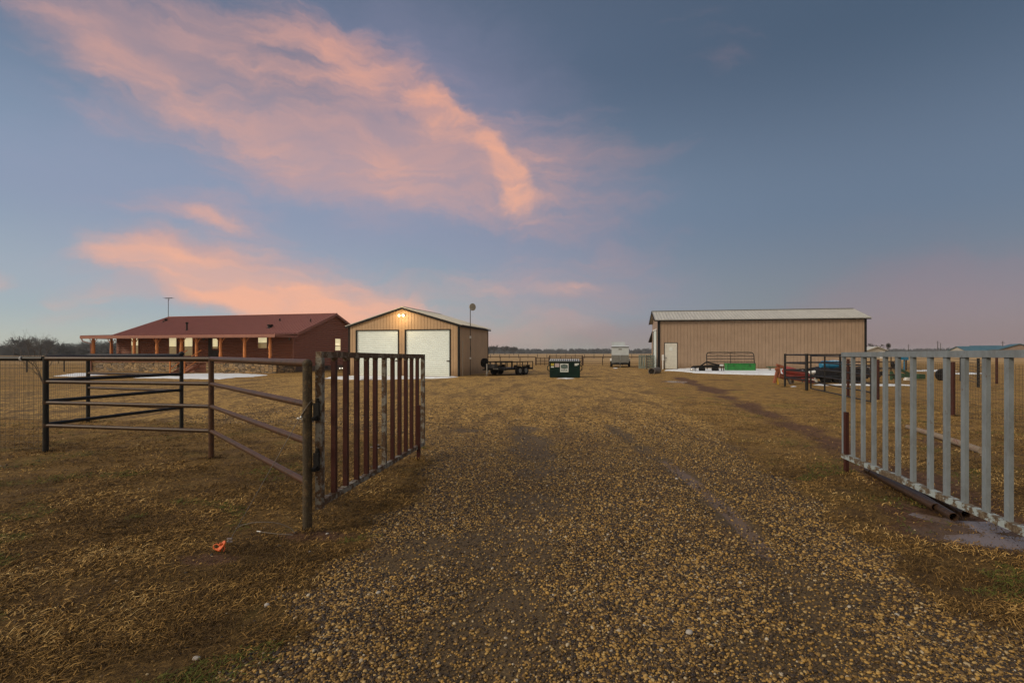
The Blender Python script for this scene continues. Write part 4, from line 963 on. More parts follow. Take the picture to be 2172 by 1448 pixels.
m.box(-.03, -.003, 1.28, 1.45, 0, LT); m.box(-.03, -.003, 5.05, 5.22, 0, LT); m.build('trim', M['black_trim'], barn)
roller(barn, 1.45, 5.05, LT, .04, 'door_white', 'y')
m = MB(); m.box(-.05, -.004, 1.3, 5.2, LT, LT + .14); m.build('door_header', M['white'], barn)
m = MB(); kb = (BP - BE) / (BW / 2)
sheet(m, (-.35, -.32, BE + .03 - .32 * kb * .3), (BL + .3, -.32, BE + .03 - .32 * kb * .3), (BL + .3, BW / 2, BP + .04), (-.35, BW / 2, BP + .04), .03)
sheet(m, (BL + .3, BW + .32, BE - .05), (-.35, BW + .32, BE - .05), (-.35, BW / 2 + .001, BP + .04), (BL + .3, BW / 2 + .001, BP + .04), .03)
o = m.build('roof', M['galv'], barn); m = MB(); ribs(m, -.3, BL + .25, .305, (-.32, BE + .03 - .32 * kb * .3), (BW / 2, BP + .04), .07, .05); m.build('standing_seams', simple('shadow_grey_seams', (.40, .40, .38), (.33, .33, .32), 2, .5), o)  # darker grey on the ribs stands in for their shadows
m = MB(); m.beam((-.35, BW / 2, BP + .07), (BL + .3, BW / 2, BP + .07), .28, .05, (0, 1, 0)); m.build('ridge_cap', M['plate'], barn)
zd = .04; m = MB(); m.box(q0 + .001, q1 - .001, -.015, .03, zd, dtop - .001); dr = m.build('door', M['man_door'], barn)
m = MB(); m.sphere((q0 + .12, -.05, 1.1), .045, n=8, m=6); m.build('handle', M['black_trim'], dr)
m = MB(); m.box(q0 + .45, q1 - .45, -.019, -.016, dtop - .36, dtop - .33); m.box(q0 + .42, q1 - .42, -.019, -.016, dtop - .72, dtop - .42); m.build('notice', M['white_label'], dr)
# lean-to behind
lt = MB(); lt.prism([(.35, BW + .02, 0), (.35, BW + 5, 0), (.35, BW + 5, 3.0), (.35, BW + .02, 4.0)], (8, 0, 0)); lt.build('lean_to_wall', M['tan'], barn)
m = MB(); sheet(m, (.0, BW + .35, 4.02), (.0, BW + 5.4, 2.98), (8.6, BW + 5.4, 2.98), (8.6, BW + .35, 4.02), -.14); m.build('lean_to_roof', M['black_trim'], barn)
mp = BO + B.u * B.x(1406, -.1) + B.v * (-.12)
m = MB(); m.tube([(0, 0, 0), (0, 0, 1.35)], .055, 8); m.box(-.09, .09, -.06, .06, .85, 1.42); m.box(-.03, .12, -.08, -.06, .9, 1.0); o = m.build('conduit_box', M['white']); o.location = mp; tag(o, 'white conduit and meter box left of the barn door', 'meter box')

# ------------------------------------------------------------------ things in front of the barn
def tubegate(name, loc, yaw, L, Hh, label, lean=.15, rad_=.030, mat='black_pipe'):
    t = thing(name, loc, yaw, label, 'gate'); t.rotation_euler = (-lean, 0, yaw); m = MB(); c = .28
    fr = [(0, 0, 0), (0, 0, Hh - c)] + [(c - c * math.cos(a), 0, Hh - c + c * math.sin(a)) for a in np.linspace(.3, 1.57, 5)] + [(L - c + c * math.sin(a), 0, Hh - c + c * math.cos(a)) for a in np.linspace(0, 1.3, 5)] + [(L, 0, Hh - c), (L, 0, 0)]
    m.tube(fr, rad_ * 1.35, 8); m.build('frame', M[mat], t)
    for k in range(6): z = .02 + (Hh - .36) * k / 5; m = MB(); m.tube([(0, 0, z), (L, 0, z)], rad_, 7); m.build('bar', M[mat], t)
    m = MB(); m.beam((L / 2, -.02, 0), (L / 2, -.02, Hh), .05, .03, (0, 1, 0)); m.build('stay', M[mat], t)
    m = MB()
    for a, b in ((c * .5, L / 2), (L / 2, L - c * .5)): m.tube([(a + (b - a) * q / 10, -.02, Hh - .02 - .2 * math.sin(math.pi * q / 10)) for q in range(11)], .016, 6)
    m.build('truss_rod', M[mat], t); return t
gp = G(1500, 785.5); gp2 = G(1601, 785.7)
tubegate('tube_gate', (gp.x, gp.y, .03), math.atan2(gp2.y - gp.y, gp2.x - gp.x), (gp2 - gp).length, 1.62, 'brown tube gate with rounded corners leaning at the barn wall')
gb = G(1543, 788); gt = thing('seed_box_implement', (gb.x, gb.y, 0), R(-3), 'bright green rectangular farm box standing in the snow before the barn', 'farm implement'); wdt = (G(1601, 788) - gb).length
m = MB(); m.box(0, wdt, 0, .7, .06, .70); m.box(-.02, wdt + .02, -.03, .72, .63, .69); m.build('box', M['green'], gt)
m = MB(); m.box(-.03, wdt + .03, -.04, .74, .692, .73); m.build('lid', M['machine_green'], gt)
for xx in (.55, wdt - .45): m = MB(); m.beam((xx, -.04, .42), (xx - .04, -.05, .62), .03, .03); m.build('latch', M['machine_green'], gt)
m = MB()
for xx in (0, wdt): m.box(xx - .04, xx + .04, -.02, .6, 0, .1); m.box(xx - .02, xx + .02, -.035, -.03, .06, .63)
m.build('skid', M['machine_green'], gt)
ib = G(1463, 789); im = thing('tillage_implement', (ib.x, ib.y, 0), R(-2), 'low black three-point implement with wheels left of the green box', 'farm implement')
m = MB(); m.beam((.35, .1, .45), (2.6, .15, .55), .14, .14); m.beam((.3, .5, .4), (2.6, .6, .5), .12, .12)
for xx in (.5, 1.1, 1.7, 2.3): m.beam((xx, 0, .48), (xx, .7, .46), .1, .1)
m.beam((.9, .1, .5), (1.45, .2, .85), .09, .09); m.beam((1.45, .2, .83), (2.3, .2, .62), .1, .1); m.beam((.1, 0, .22), (.6, .1, .42), .12, .12); m.build('frame', M['black_trim'], im)
for xx, hh in ((2.02, .05), (2.3, .05), (2.55, .04), (2.72, .03)): m = MB(); m.beam((xx, 0, .52), (xx + .06, -.03, hh), .06, .05); m.beam((xx + .06, -.03, hh), (xx + .22, -.05, .03), .06, .03); m.build('tine', M['black_trim'], im)
for xx in (1.0, 2.05): m = MB(); m.tube([(xx, -.10, .24), (xx, .08, .24)], .25, 18); m.build('wheel', M['tyre'], im)
m = MB(); m.sphere((.28, .0, .2), .22, (1.2, .8, .8)); m.build('cowl', M['steel'], im)
m = MB(); m.box(2.42, 2.72, -.08, -.06, .52, .64); m.build('sticker', M['white_label'], im)
m = MB(); p = G(1631, 788); o_ = [(0, 0), (.95, 0)]
m.box(0, 1.3, 0, .5, .36, .42)
for a, b in ((.02, .02), (1.25, .02), (.35, .45), (1.25, .45)): m.box(a, a + .04, b, b + .04, 0, .36)
o = m.build('steel_stand', M['machine_green']); o.location = (p.x, p.y, 0); tag(o, 'low green steel stand in the snow behind the red machine', 'stand')
# culvert
cu = G(1382, 793); a = Vector((cu.x, cu.y, .2)); m = MB(); m.tube([a, a + Vector((1.15, 2.3, 0))], .26, 20, hollow=True)
tag(m.build('culvert_pipe', simple('grey_culvert', (.13, .115, .10), (.09, .08, .07), 4, .8)), 'grey culvert pipe lying beside the drive near the barn corner', 'pipe')
# green panels at left of barn
pp = G(1356, 781.5); pn = thing('corral_panel', (pp.x, pp.y, 0), R(-52), 'grey-green sheeted corral panel between the white trailer and barn', 'panel')
m = MB()
for k in range(9): m.beam((k * .22, 0, 0), (k * .22, 0, 1.38), .12, .04, (1, 0, 0))
m.beam((0, .03, 1.3), (1.8, .03, 1.3), .05, .05); m.beam((0, .03, .2), (1.8, .03, .2), .05, .05); m.build('slat_panel', simple('grey_green_panel', (.13, .17, .15), (.09, .12, .11), 2, .6), pn)
pa, pb = G(1372, 783), G(1393, 779); t = thing('pipe_corral', (pa.x, pa.y, 0), 0, 'short rusty pipe corral section beside the barn end wall', 'fence')
for k in range(5): rail(t, pa, pb, .2 + .26 * k, .035, M['rust_pipe'], pa)
for q in (0, .5, 1): post(t, pa.lerp(pb, q), 1.35, .05, M['rust_pipe'], pa)

# ------------------------------------------------------------------ utility trailer
uc = Vector((-.2, 37.6, 0)); uy = math.atan2(-.80, -.60)
ut = thing('utility_trailer', uc, uy, 'low black flatbed utility trailer with open side rails near the garage', 'trailer')
Lh, Wh = 1.65, .95
m = MB(); m.box(-Lh, Lh, -Wh, Wh, .47, .52); m.beam((-Lh, -Wh, .45), (Lh, -Wh, .45), .08, .14, (0, 1, 0)); m.beam((-Lh, Wh, .45), (Lh, Wh, .45), .08, .14, (0, 1, 0)); m.beam((Lh, -Wh, .45), (Lh, Wh, .45), .08, .2, (1, 0, 0)); m.beam((-Lh, -Wh, .45), (-Lh, Wh, .45), .08, .14, (1, 0, 0)); m.build('bed', M['black_trim'], ut)
m = MB()
for s in (-1, 1):
    m.beam((-Lh, s * Wh, .95), (Lh, s * Wh, .95), .06, .06)
    for q in np.linspace(-Lh, Lh, 6): m.beam((q, s * Wh, .5), (q, s * Wh, .95), .045, .045)
m.beam((Lh, -Wh, .95), (Lh, Wh, .95), .06, .06)
for q in (-.5, 0, .5): m.beam((Lh, q, .5), (Lh, q, .95), .045, .045)
m.build('side_rail', M['black_trim'], ut)
m = MB(); m.beam((Lh, -Wh * .8, .42), (Lh + 1.1, 0, .42), .07, .1, (0, 0, 1)); m.beam((Lh, Wh * .8, .42), (Lh + 1.1, 0, .42), .07, .1, (0, 0, 1)); m.beam((Lh + 1.0, 0, .44), (Lh + 1.35, 0, .44), .08, .08); m.build('tongue', M['black_trim'], ut)
m = MB(); m.tube([(Lh + 1.05, .1, .12), (Lh + 1.05, .1, .85)], .035, 8); m.tube([(Lh + 1.05, .1, .02), (Lh + 1.05, .1, .05)], .09, 8); m.build('jack', M['steel'], ut)
m = MB(); m.tube([(Lh + .6, -.05, .42), (Lh + .8, -.08, .15), (Lh + 1.0, .02, .1), (Lh + 1.1, .1, .4)], .014, 5); m.build('chain', M['steel'], ut)
for s in (-1, 1):
    for q in (-.36, .36):
        m = MB(); m.tube([(q, s * (Wh + .08), .33), (q, s * (Wh + .30), .33)], .33, 20); o = m.build('wheel', M['tyre'], ut)
        m = MB(); m.tube([(q, s * (Wh + .3), .33), (q, s * (Wh + .31), .33)], .17, 14); m.build('rim', M['plate'], o)
    m = MB(); m.box(-.78, .78, min(s * (Wh + .05), s * (Wh + .34)), max(s * (Wh + .05), s * (Wh + .34)), .70, .73); m.box(-.80, -.74, min(s * (Wh + .05), s * (Wh + .34)), max(s * (Wh + .05), s * (Wh + .34)), .45, .72); m.box(.74, .80, min(s * (Wh + .05), s * (Wh + .34)), max(s * (Wh + .05), s * (Wh + .34)), .45, .72); m.build('fender', M['black_trim'], ut)
m = MB(); m.tube([(Lh - .2, -Wh - .10, .88), (Lh - .2, -Wh - .30, .88)], .33, 20); m.build('spare_wheel', M['tyre'], ut)
m = MB(); m.box(Lh + .045, Lh + .055, -.15, .3, .42, .52); m.build('sticker', M['white_label'], ut)
m = MB(); m.box(Lh + .1, Lh + .5, -.3, .3, .52, .80); m.build('toolbox', M['lid'], ut)

# ------------------------------------------------------------------ dumpster
dp = G(1166, 800.5); du = thing('dumpster', dp, R(-3.5), 'dark green steel dumpster with white badge sign and striped lid', 'dumpster'); dw = 64 / F * dp.y
m = MB(); hh = 1.02; m.prism([(0, 0, .05), (dw, 0, .05), (dw, 0, hh), (0, 0, hh)], (0, 1.25, 0)); m.box(-.02, dw + .02, -.03, -.001, hh - .08, hh + .02); m.box(-.04, .0, -.02, 1.2, hh - .06, hh + .02); m.box(dw, dw + .04, -.02, 1.2, hh - .06, hh + .02)
m.box(.02, dw - .02, -.02, -.001, .0, .07); m.build('body', M['bin_green'], du)
m = MB()
for x0_, x1_ in ((.0, dw / 2 - .01), (dw / 2 + .01, dw)): sheet(m, (x0_, -.04, hh + .03), (x1_, -.04, hh + .03), (x1_, 1.28, hh + .16), (x0_, 1.28, hh + .16), .025)
lid = m.build('lid', M['lid'], du); m = MB()
for k in range(15): x = .06 + k * (dw - .12) / 14; m.beam((x - .05, -.045, hh + .05), (x + .05, 1.2, hh + .175), .038, .03, (1, 0, 0))
m.build('lid_rib', M['white_label'], lid)
for s in (0, 1):
    m = MB(); b = -1 if s == 0 else 1; x = 0 if s == 0 else dw
    m.tube([(x, .15, .80), (x + b * .13, .15, .72), (x + b * .13, .15, .50), (x, .15, .42)], .028, 6); m.tube([(x + b * .13, .15, .72), (x + b * .13, 1.0, .72)], .028, 6); m.tube([(x + b * .13, .15, .5), (x + b * .13, 1.0, .5)], .028, 6); m.build('fork_pocket', M['bin_green'], du)
sx = dw * .345; m = MB(); m.box(sx, sx + .53, -.012, -.002, .36, .90); sg = m.build('sign', M['white_label'], du)
cxs = sx + .265
m = MB(); m.prism([(cxs - .22, -.016, .60), (cxs, -.016, .56), (cxs + .22, -.016, .60), (cxs + .22, -.016, .81), (cxs, -.016, .86), (cxs - .22, -.016, .81)], (0, .003, 0)); bd = m.build('badge', M['badge'], sg)
m = MB()
for z_, w_ in ((.77, .26), (.70, .38), (.635, .36)):
    n_ = 6
    for q in range(n_): a_ = cxs - w_ / 2 + w_ * q / n_; m.box(a_, a_ + w_ / n_ * .7, -.019, -.0165, z_ - .02, z_ + .025)
m.build('lettering', M['badge_text'], bd)
m = MB()
for z_, th, n_ in ((.495, .03, 3), (.43, .018, 9)):
    for q in range(n_): a_ = cxs - .22 + .44 * q / n_; m.box(a_, a_ + .44 / n_ * .84, -.016, -.0125, z_ - th / 2, z_ + th)
m.build('lettering', M['badge'], sg)
for (a_, b_, z0_, z1_, mt, nm) in ((.08, .27, .77, .92, 'yellow_label', 'warning_label'), (.08, .27, .65, .73, 'white_label', 'label_strip'), (.33, .62, .68, .92, 'pink_label', 'notice'), (1.60, 1.87, .83, .92, 'white_label', 'label_strip'), (1.60, 1.78, .77, .82, 'white_label', 'label_strip')):
    m = MB(); m.box(a_, b_, -.01, -.002, z0_, z1_); m.build(nm, M[mt], du)
m = MB(); m.box(.1, .25, -.014, -.0105, .83, .86); m.build('lettering', M['badge'], du)

# ------------------------------------------------------------------ white cargo trailer
cpn = G(1296, 779); ct = thing('cargo_trailer', (cpn.x, cpn.y, 0), R(-12), 'white enclosed cargo trailer parked nose-first at the end of the drive', 'trailer'); tw = 38 / F * cpn.y; tx = .05
m = MB(); m.box(.05, tw - .05, .6, 5.0, .45, 2.38); m.prism([(.05, .6, .45), (.05, .35, .8), (.05, .35, 2.2), (.05, .6, 2.38)], (tw - .1, 0, 0)); m.build('body', M['trailer_white'], ct)
m = MB(); m.box(.06, tw / 2 - .02, .32, .348, .55, 1.35); m.box(tw / 2 + .02, tw - .06, .32, .348, .55, 1.35); m.build('stone_guard', M['plate'], ct)
m = MB(); m.box(.03, tw - .03, .28, .34, 2.20, 2.27); m.box(tw / 2 - .18, tw / 2 + .18, .31, .345, 1.95, 2.03); m.build('cap_rail', M['bark'], ct)
m = MB(); m.box(.05, tw - .45, 1.2, 4.6, 2.385, 2.80); m.build('roof_unit', M['trailer_white'], ct)
m = MB(); m.box(.02, tw - .02, .45, 5.0, .30, .45); m.beam((.3, .4, .36), (tw / 2, -.7, .38), .08, .12, (0, 0, 1)); m.beam((tw - .3, .4, .36), (tw / 2, -.7, .38), .08, .12, (0, 0, 1)); m.build('chassis', M['black_trim'], ct)
m = MB(); m.tube([(tw / 2, -.6, 0), (tw / 2, -.6, .65)], .05, 8); m.build('jack', M['plate'], ct)
for x_ in (-.13, tw - .12):
    for y_ in (2.5, 3.4):
        m = MB(); m.tube([(x_, y_, .33), (x_ + .25, y_, .33)], .33, 18); o = m.build('wheel', M['tyre'], ct)
    m = MB(); m.box(x_ - .02, x_ + .24, 1.95, 3.95, .68, .95); m.build('fender', M['white'], ct)

# ------------------------------------------------------------------ back pipe fence and gates, far wire fences
fd = 66.
def row(px, d): return Vector(((px - CX) / F * d, d, 0))
t = thing('pipe_fence', row(1000, fd), 0, 'long brown pipe fence crossing behind the utility trailer', 'fence'); o0 = row(1000, fd)
rail(t, row(1000, fd), row(1136, fd), 1.06, .05, M['rust_pipe'], o0)
for px in (1019, 1061, 1103, 1136): post(t, row(px, fd), 1.05, .05, M['rust_pipe'], o0)
for z in (.3, .55, .8): m = MB(); a, b = row(1000, fd) - o0, row(1136, fd) - o0; m.tube([(a.x, a.y, z), (b.x, b.y, z)], .012, 4, False); m.build('wire', M['wire'], t)
def bars_gate(px0, px1, d, n, top, label):
    o1 = row(px0, d); t = thing('pipe_gate', o1, 0, label, 'gate')
    for k in range(n): rail(t, row(px0, d), row(px1, d), .15 + (top - .15) * k / (n - 1), .04, M['rust_pipe'], o1)
    for q in (0, .333, .667, 1): m = MB(); p = row(px0 + (px1 - px0) * q, d) - o1; r_ = .07 if q in (0, 1) else .035; m.tube([(p.x, p.y, 0), (p.x, p.y, top + (.12 if q in (0, 1) else 0))], r_, 8); m.build('upright', M['rust_pipe'], t)
bars_gate(1137, 1164.5, fd, 5, .95, 'narrow brown five-bar pipe gate left of the dumpster'); bars_gate(1166, 1235, 64, 6, 1.18, 'wide brown pipe gate behind the dumpster')
t = thing('pipe_fence', row(1237, fd), 0, 'brown pipe fence running right behind the white cargo trailer', 'fence'); o0 = row(1237, fd)
rail(t, row(1237, fd), row(1400, fd), 1.08, .05, M['rust_pipe'], o0)
for px in (1237, 1278, 1320, 1361, 1399): post(t, row(px, fd), 1.08, .05, M['rust_pipe'], o0)
for z in (.3, .55, .8): m = MB(); a, b = row(1237, fd) - o0, row(1400, fd) - o0; m.tube([(a.x, a.y, z), (b.x, b.y, z)], .012, 4, False); m.build('wire', M['wire'], t)
def wire_line(pts, label, n, h=1.15, r_=.05, wires=(.3, .6, .9, 1.1), group='far wire fences'):
    o0 = pts[0].copy(); t = thing('wire_fence', o0, 0, label, 'fence')
    for a, b in zip(pts[:-1], pts[1:]):
        for z in wires: m = MB(); p, q = a - o0, b - o0; m.tube([(p.x, p.y, z), (q.x, q.y, z)], .011, 4, False); m.build('wire', M['wire'], t)
    L = len(pts) - 1
    for k in range(n + 1):
        u = k / n * L; i_ = min(int(u), L - 1); p = pts[i_].lerp(pts[i_ + 1], u - i_); post(t, p, h, r_, M['black_pipe'], o0)
    return t
wire_line([row(900, 150), row(1420, 150)], 'far wire fence on thin posts across the pasture', 26, 1.2, .07)
wire_line([G(-60, 789), G(57, 789), G(136, 788), G(215, 787)], 'nearer wire fence on dark posts left of the house', 3, 1.2, .05)
wire_line([row(-80, 76), row(260, 76)], 'thin wire fence farther out in the left pasture', 5, 1.1, .04)

# ------------------------------------------------------------------ right paddock
q1 = G(1665, 820); q2_ = G(1711, 828); q3_ = row(1782, 25.6); q4 = row(1900, 27.2)
t = thing('pipe_fence', (q2_.x, q2_.y, 0), 0, 'black four-rail pipe fence in front of the red machine', 'fence'); o0 = Vector((q2_.x, q2_.y, 0))
for z in zs: rail(t, q1, q2_, z, .035, M['black_pipe'], o0); rail(t, q1, q3_, z, .035, M['black_pipe'], o0); rail(t, q3_, q4, z, .03, M['rust_pipe'], o0)
post(t, q1, 1.56, .045, M['black_pipe'], o0); post(t, q2_, 1.56, .06, M['black_pipe'], o0); post(t, q3_, 1.55, .045, M['black_pipe'], o0); post(t, q4, 1.55, .045, M['black_pipe'], o0)
ga, gbb = q2_ + Vector((.12, -.1, 0)), row(1848, 15.7); t = thing('swing_gate', (ga.x, ga.y, 0), 0, 'open black six-rail pipe gate swung toward the grey gate', 'gate'); o0 = Vector((ga.x, ga.y, 0))
for z in (1.47, 1.20, .92, .65, .385, .10): rail(t, ga, gbb, z, .024, M['black_pipe'], o0)
for q in (0, .29, .62, 1): m = MB(); p = ga.lerp(gbb, q) - o0; m.tube([(p.x, p.y, .08), (p.x, p.y, 1.49)], .03 , 8); m.build('upright', M['black_pipe'], t)
w1, w2, w3, w4 = row(1799, 18.9), row(1862, 17.6), G(2021, 882), Vector((9.7, 8.1, 0))
mesh_fence('wire_fence', [w1, w2, w3, w4], 'wire mesh fence on rusty posts behind the grey gate', 1.35, .05, .11, .11, None, .05, .0024, M['red_bar'])
t = wire_line([Vector((20.3, 21.9, 0)), G(2075, 822), G(2038, 808), row(1975, 38), G(1922, 785)], 'wire fence on dark posts crossing the right paddock', 4, 1.35, .055, (.2, .35, .5, .65, .8, .95, 1.1, 1.25))
p = G(2114, 814); m = MB(); m.tube([(p.x, p.y, -.05), (p.x, p.y, 1.35)], .055, 8); tag(m.build('fence_post', M['red_bar']), 'single dark red post in the right paddock', 'post')
bx = G(1922, 785); m = MB(); m.box(bx.x - .5, bx.x, bx.y - .3, bx.y, .95, 1.5); m.tube([(bx.x - .25, bx.y - .1, 0), (bx.x - .25, bx.y - .1, .95)], .06, 6); tag(m.build('mineral_feeder', M['blue']), 'small blue feeder on a post far in the right paddock', 'feeder')

# red machine
rb = G(1645, 815.5); rm = thing('hay_machine', (rb.x, rb.y, 0), 0, 'faded red hay machine with rusty hitch arm and yellow stand', 'farm implement')
def rp_(px, py, dd=0): d_ = rb.y + dd; return PT(px, d_, py) - Vector((rb.x, rb.y, 0))
m = MB(); m.beam(rp_(1651, 776), rp_(1642, 812), .12, .10); m.beam(rp_(1651, 777), rp_(1655, 797), .10, .08); m.beam(rp_(1647, 774), rp_(1664, 779), .12, .12); m.beam(rp_(1650, 795), rp_(1668, 801, .3), .2, .2); m.tube([rp_(1645, 782), rp_(1650, 783)], .08, 10); m.build('hitch_arm', M['mrust'], rm)
m = MB(); m.beam(rp_(1647, 800), rp_(1650, 815, 0), .08, .07); m.build('stand', M['yellow'], rm)
m = MB(); m.tube([rp_(1662, 787, .3), rp_(1668, 786, .4), rp_(1712, 796, .9), rp_(1716, 799, .9)], [.10, .24, .17, .10], 14); m.prism([rp_(1668, 793, .1), rp_(1712, 798, .5), rp_(1712, 802, .5), rp_(1668, 798, .1)], (0, .5, 0)); m.build('housing', M['mred'], rm)
m = MB(); m.beam(rp_(1663, 799, .2), rp_(1726, 810, .9), .11, .16); m.beam(rp_(1700, 801, .4), rp_(1725, 801, .7), .1, .12);  m.build('cutter_bar', M['mred'], rm)
m = MB(); m.beam(rp_(1671, 801, .2), rp_(1677, 814, .1), .12, .08); m.beam(rp_(1680, 802, .4), rp_(1682, 812, .4), .1, .08); m.beam(rp_(1702, 805, .4), rp_(1702, 811, .4), .05, .05); m.build('leg', M['bark'], rm)
m = MB(); m.tube([rp_(1652, 776, .1), rp_(1664, 779, .3)], .05, 8); m.beam(rp_(1664, 779, .3), rp_(1665, 783, .3), .06, .06); m.build('drive_shaft', M['black_trim'], rm)
# tarped trailer with blue barrel
tb = row(1733, 27.0); tt = thing('tarped_trailer', (tb.x, tb.y, 0), 0, 'low trailer under black tarps behind the black pipe fence', 'trailer'); W_ = (1848 - 1733) / F * 27
m = MB(); nx, nz = 26, 8
prof = []
for a in range(nx + 1):
    x_ = W_ * a / nx; tp = .80 - .05 * math.sin(a * .9) - (.35 if a == 0 else 0) ; prof.append((x_, tp))
vs = []; 
for a, (x_, tp) in enumerate(prof):
    for yy, zz_ in ((-.1 + .04 * math.sin(a * 2.1), .30), (.02 * math.cos(a * 1.7), .62), (.10, tp - .04), (.5, tp + .05 * math.sin(a * 1.3)), (1.0, tp), (1.4, tp - .06), (1.5, .3)): vs.append((x_ + .03 * math.sin(a + zz_ * 5), yy, zz_))
m.add(vs, [(a * 7 + b, (a + 1) * 7 + b, (a + 1) * 7 + b + 1, a * 7 + b + 1) for a in range(nx) for b in range(6)], True); m.add(vs[:7], [tuple(range(7))]); m.add(vs[-7:], [tuple(range(6, -1, -1))]); m.build('tarp', M['tarp'], tt)
m = MB(); m.box(.1, W_ - .1, .1, 1.4, .22, .38); m.build('bed', M['black_trim'], tt)
for x_ in (.5, 1.1, 2.1): m = MB(); m.tube([(x_, -.05, .27), (x_, .18, .27)], .27, 16); m.build('wheel', M['tyre'], tt)
bl = thing('water_barrel', (PT(1740, 27.5, 781.5).x, 27.5, .74), 0, 'blue plastic barrel lying on the tarped trailer under a pale sheet', 'barrel')
m = MB(); m.tube([(0, 0, .21), (.06, 0, .21), (.12, 0, .21), (1.1, 0, .21)], [.15, .21, .22, .22], 16); 
for x_ in (.3, .75): m.tube([(x_, 0, .21), (x_ + .04, 0, .21)], .235, 16)
m.build('drum', M['blue'], bl); m = MB(); m.sphere((.75, 0, .34), .30, (1.6, .7, .42)); m.build('sheet', M['bluelight'], bl)
# white thing and small box near machine
p = row(1716, 27.3); m = MB(); m.tube([(p.x, p.y, .52), (p.x + .5, p.y, .60)], .1, 10); m.box(p.x - .05, p.x + .45, p.y, p.y + .3, .0, .45); tag(m.build('plastic_tub', M['white']), 'white plastic tub between red machine and tarped trailer', 'tub')
# green mower far right
gm_ = row(1890, 30.5); gmt = thing('green_mower', (gm_.x, gm_.y, 0), 0, 'old green mower with raised arm behind the grey gate bars', 'farm implement')
def gp_(px, py, dd=0): return PT(px, 30.5 + dd, py) - Vector((gm_.x, gm_.y, 0))
m = MB(); m.beam(gp_(1908, 783), gp_(1938, 797), .1, .14); m.beam(gp_(1907, 799), gp_(1934, 795), .14, .14); m.beam(gp_(1912, 795), gp_(1948, 800), .12, .2); m.beam(gp_(1891, 788), gp_(1898, 803), .09, .09); m.beam(gp_(1890, 787), gp_(1891, 806), .11, .11); m.build('frame', M['machine_green'], gmt)
m = MB(); a, b = gp_(1943, 793), gp_(1957, 803); m.box(a.x, b.x, -.2, .3, b.z, a.z); m.build('gearbox', M['machine_green'], gmt)
m = MB(); m.beam(gp_(1892, 769), gp_(1898, 781), .16, .14); m.beam(gp_(1890, 757), gp_(1890, 787), .04, .04); m.beam(gp_(1860, 792), gp_(1872, 789), .14, .12); m.beam(gp_(1863, 801), gp_(1872, 790), .08, .08); m.build('arm', M['black_trim'], gmt)
m = MB(); m.beam(gp_(1886, 809), gp_(1992, 809), .1, .18); m.beam(gp_(1992, 803), gp_(1992, 812), .1, .1); m.build('cutter_deck', M['old_wood'], gmt)
tp = row(2003, 29.5); m = MB(); m.tube([(tp.x, tp.y, .32), (tp.x + .05, tp.y + .22, .32)], .36, 20); m.tube([(tp.x - .004, tp.y - .02, .32), (tp.x, tp.y, .32)], .16, 12); tag(m.build('wheel_tyre', M['tyre']), 'single dark tyre standing near the green mower', 'tyre')
p = row(1922, 29.4); m = MB(); m.box(p.x, p.x + .32, p.y, p.y + .2, 0.02, .12); m.box(p.x + .05, p.x + .25, p.y - .02, p.y + .2, .12, .18); tag(m.build('plastic_jug', M['white']), 'small white container lying under the green mower', 'container')

# ------------------------------------------------------------------ far buildings on the right
def far_house(name, px0, px1, d, ze, zr, depth, label, wallm, roofm, yaw=0, gable_front=False):
    o0 = row(px0, d); Wd = (px1 - px0) / F * d; t = thing(name, o0, yaw, label, 'building'); m = MB()
    if gable_front:
        m.prism([(0, 0, 0), (Wd, 0, 0), (Wd, 0, ze), (Wd / 2, 0, zr), (0, 0, ze)], (0, depth, 0)); m.build('wall', M[wallm], t)
        m = MB(); e = .5; k = (zr - ze) / (Wd / 2)
        sheet(m, (-e, -e, ze - e * k + .1), (Wd / 2, -e, zr + .1), (Wd / 2, depth + e, zr + .1), (-e, depth + e, ze - e * k + .1), -.15)
        sheet(m, (Wd / 2, -e, zr + .1), (Wd + e, -e, ze - e * k + .1), (Wd + e, depth + e, ze - e * k + .1), (Wd / 2, depth + e, zr + .1), -.15); m.build('roof', M[roofm], t)
    else:
        m.prism([(0, 0, 0), (0, depth, 0), (0, depth, ze), (0, depth / 2, zr), (0, 0, ze)], (Wd, 0, 0)); m.build('wall', M[wallm], t)
        m = MB(); e = .5; k = (zr - ze) / (depth / 2)
        sheet(m, (-e, -e, ze - e * k + .1), (Wd + e, -e, ze - e * k + .1), (Wd + e, depth / 2, zr + .1), (-e, depth / 2, zr + .1), .15)
        sheet(m, (Wd + e, depth + e, ze - e * k + .1), (-e, depth + e, ze - e * k + .1), (-e, depth / 2, zr + .1), (Wd + e, depth / 2, zr + .1), .15); m.build('roof', M[roofm], t)
    return t
t = far_house('farm_shed', 1840, 1878, 150, 2.3, 3.2, 22, 'far tan shed with pale roof right of the barn', 'pale', 'galv', R(0), True)
m = MB(); m.box(3.6, 5.1, -.1, -.02, 0, 2.0); m.build('door', M['white'], t)
far_house('farm_house', 2052, 2116, 190, 2.3, 4.0, 12, 'far low house with blue-green metal roof, left one of the pair', 'pale', 'blue_roof', R(-14))
far_house('farm_house', 2075, 2125, 215, 3.0, 4.6, 10, 'far blue-green roofed building standing behind the pair of houses', 'far_tan', 'blue_roof', R(-16))
far_house('farm_house', 2120, 2182, 150, 2.5, 4.0, 9, 'far brown building with blue-green roof at the right edge', 'far_tan', 'blue_roof', R(-33), True)
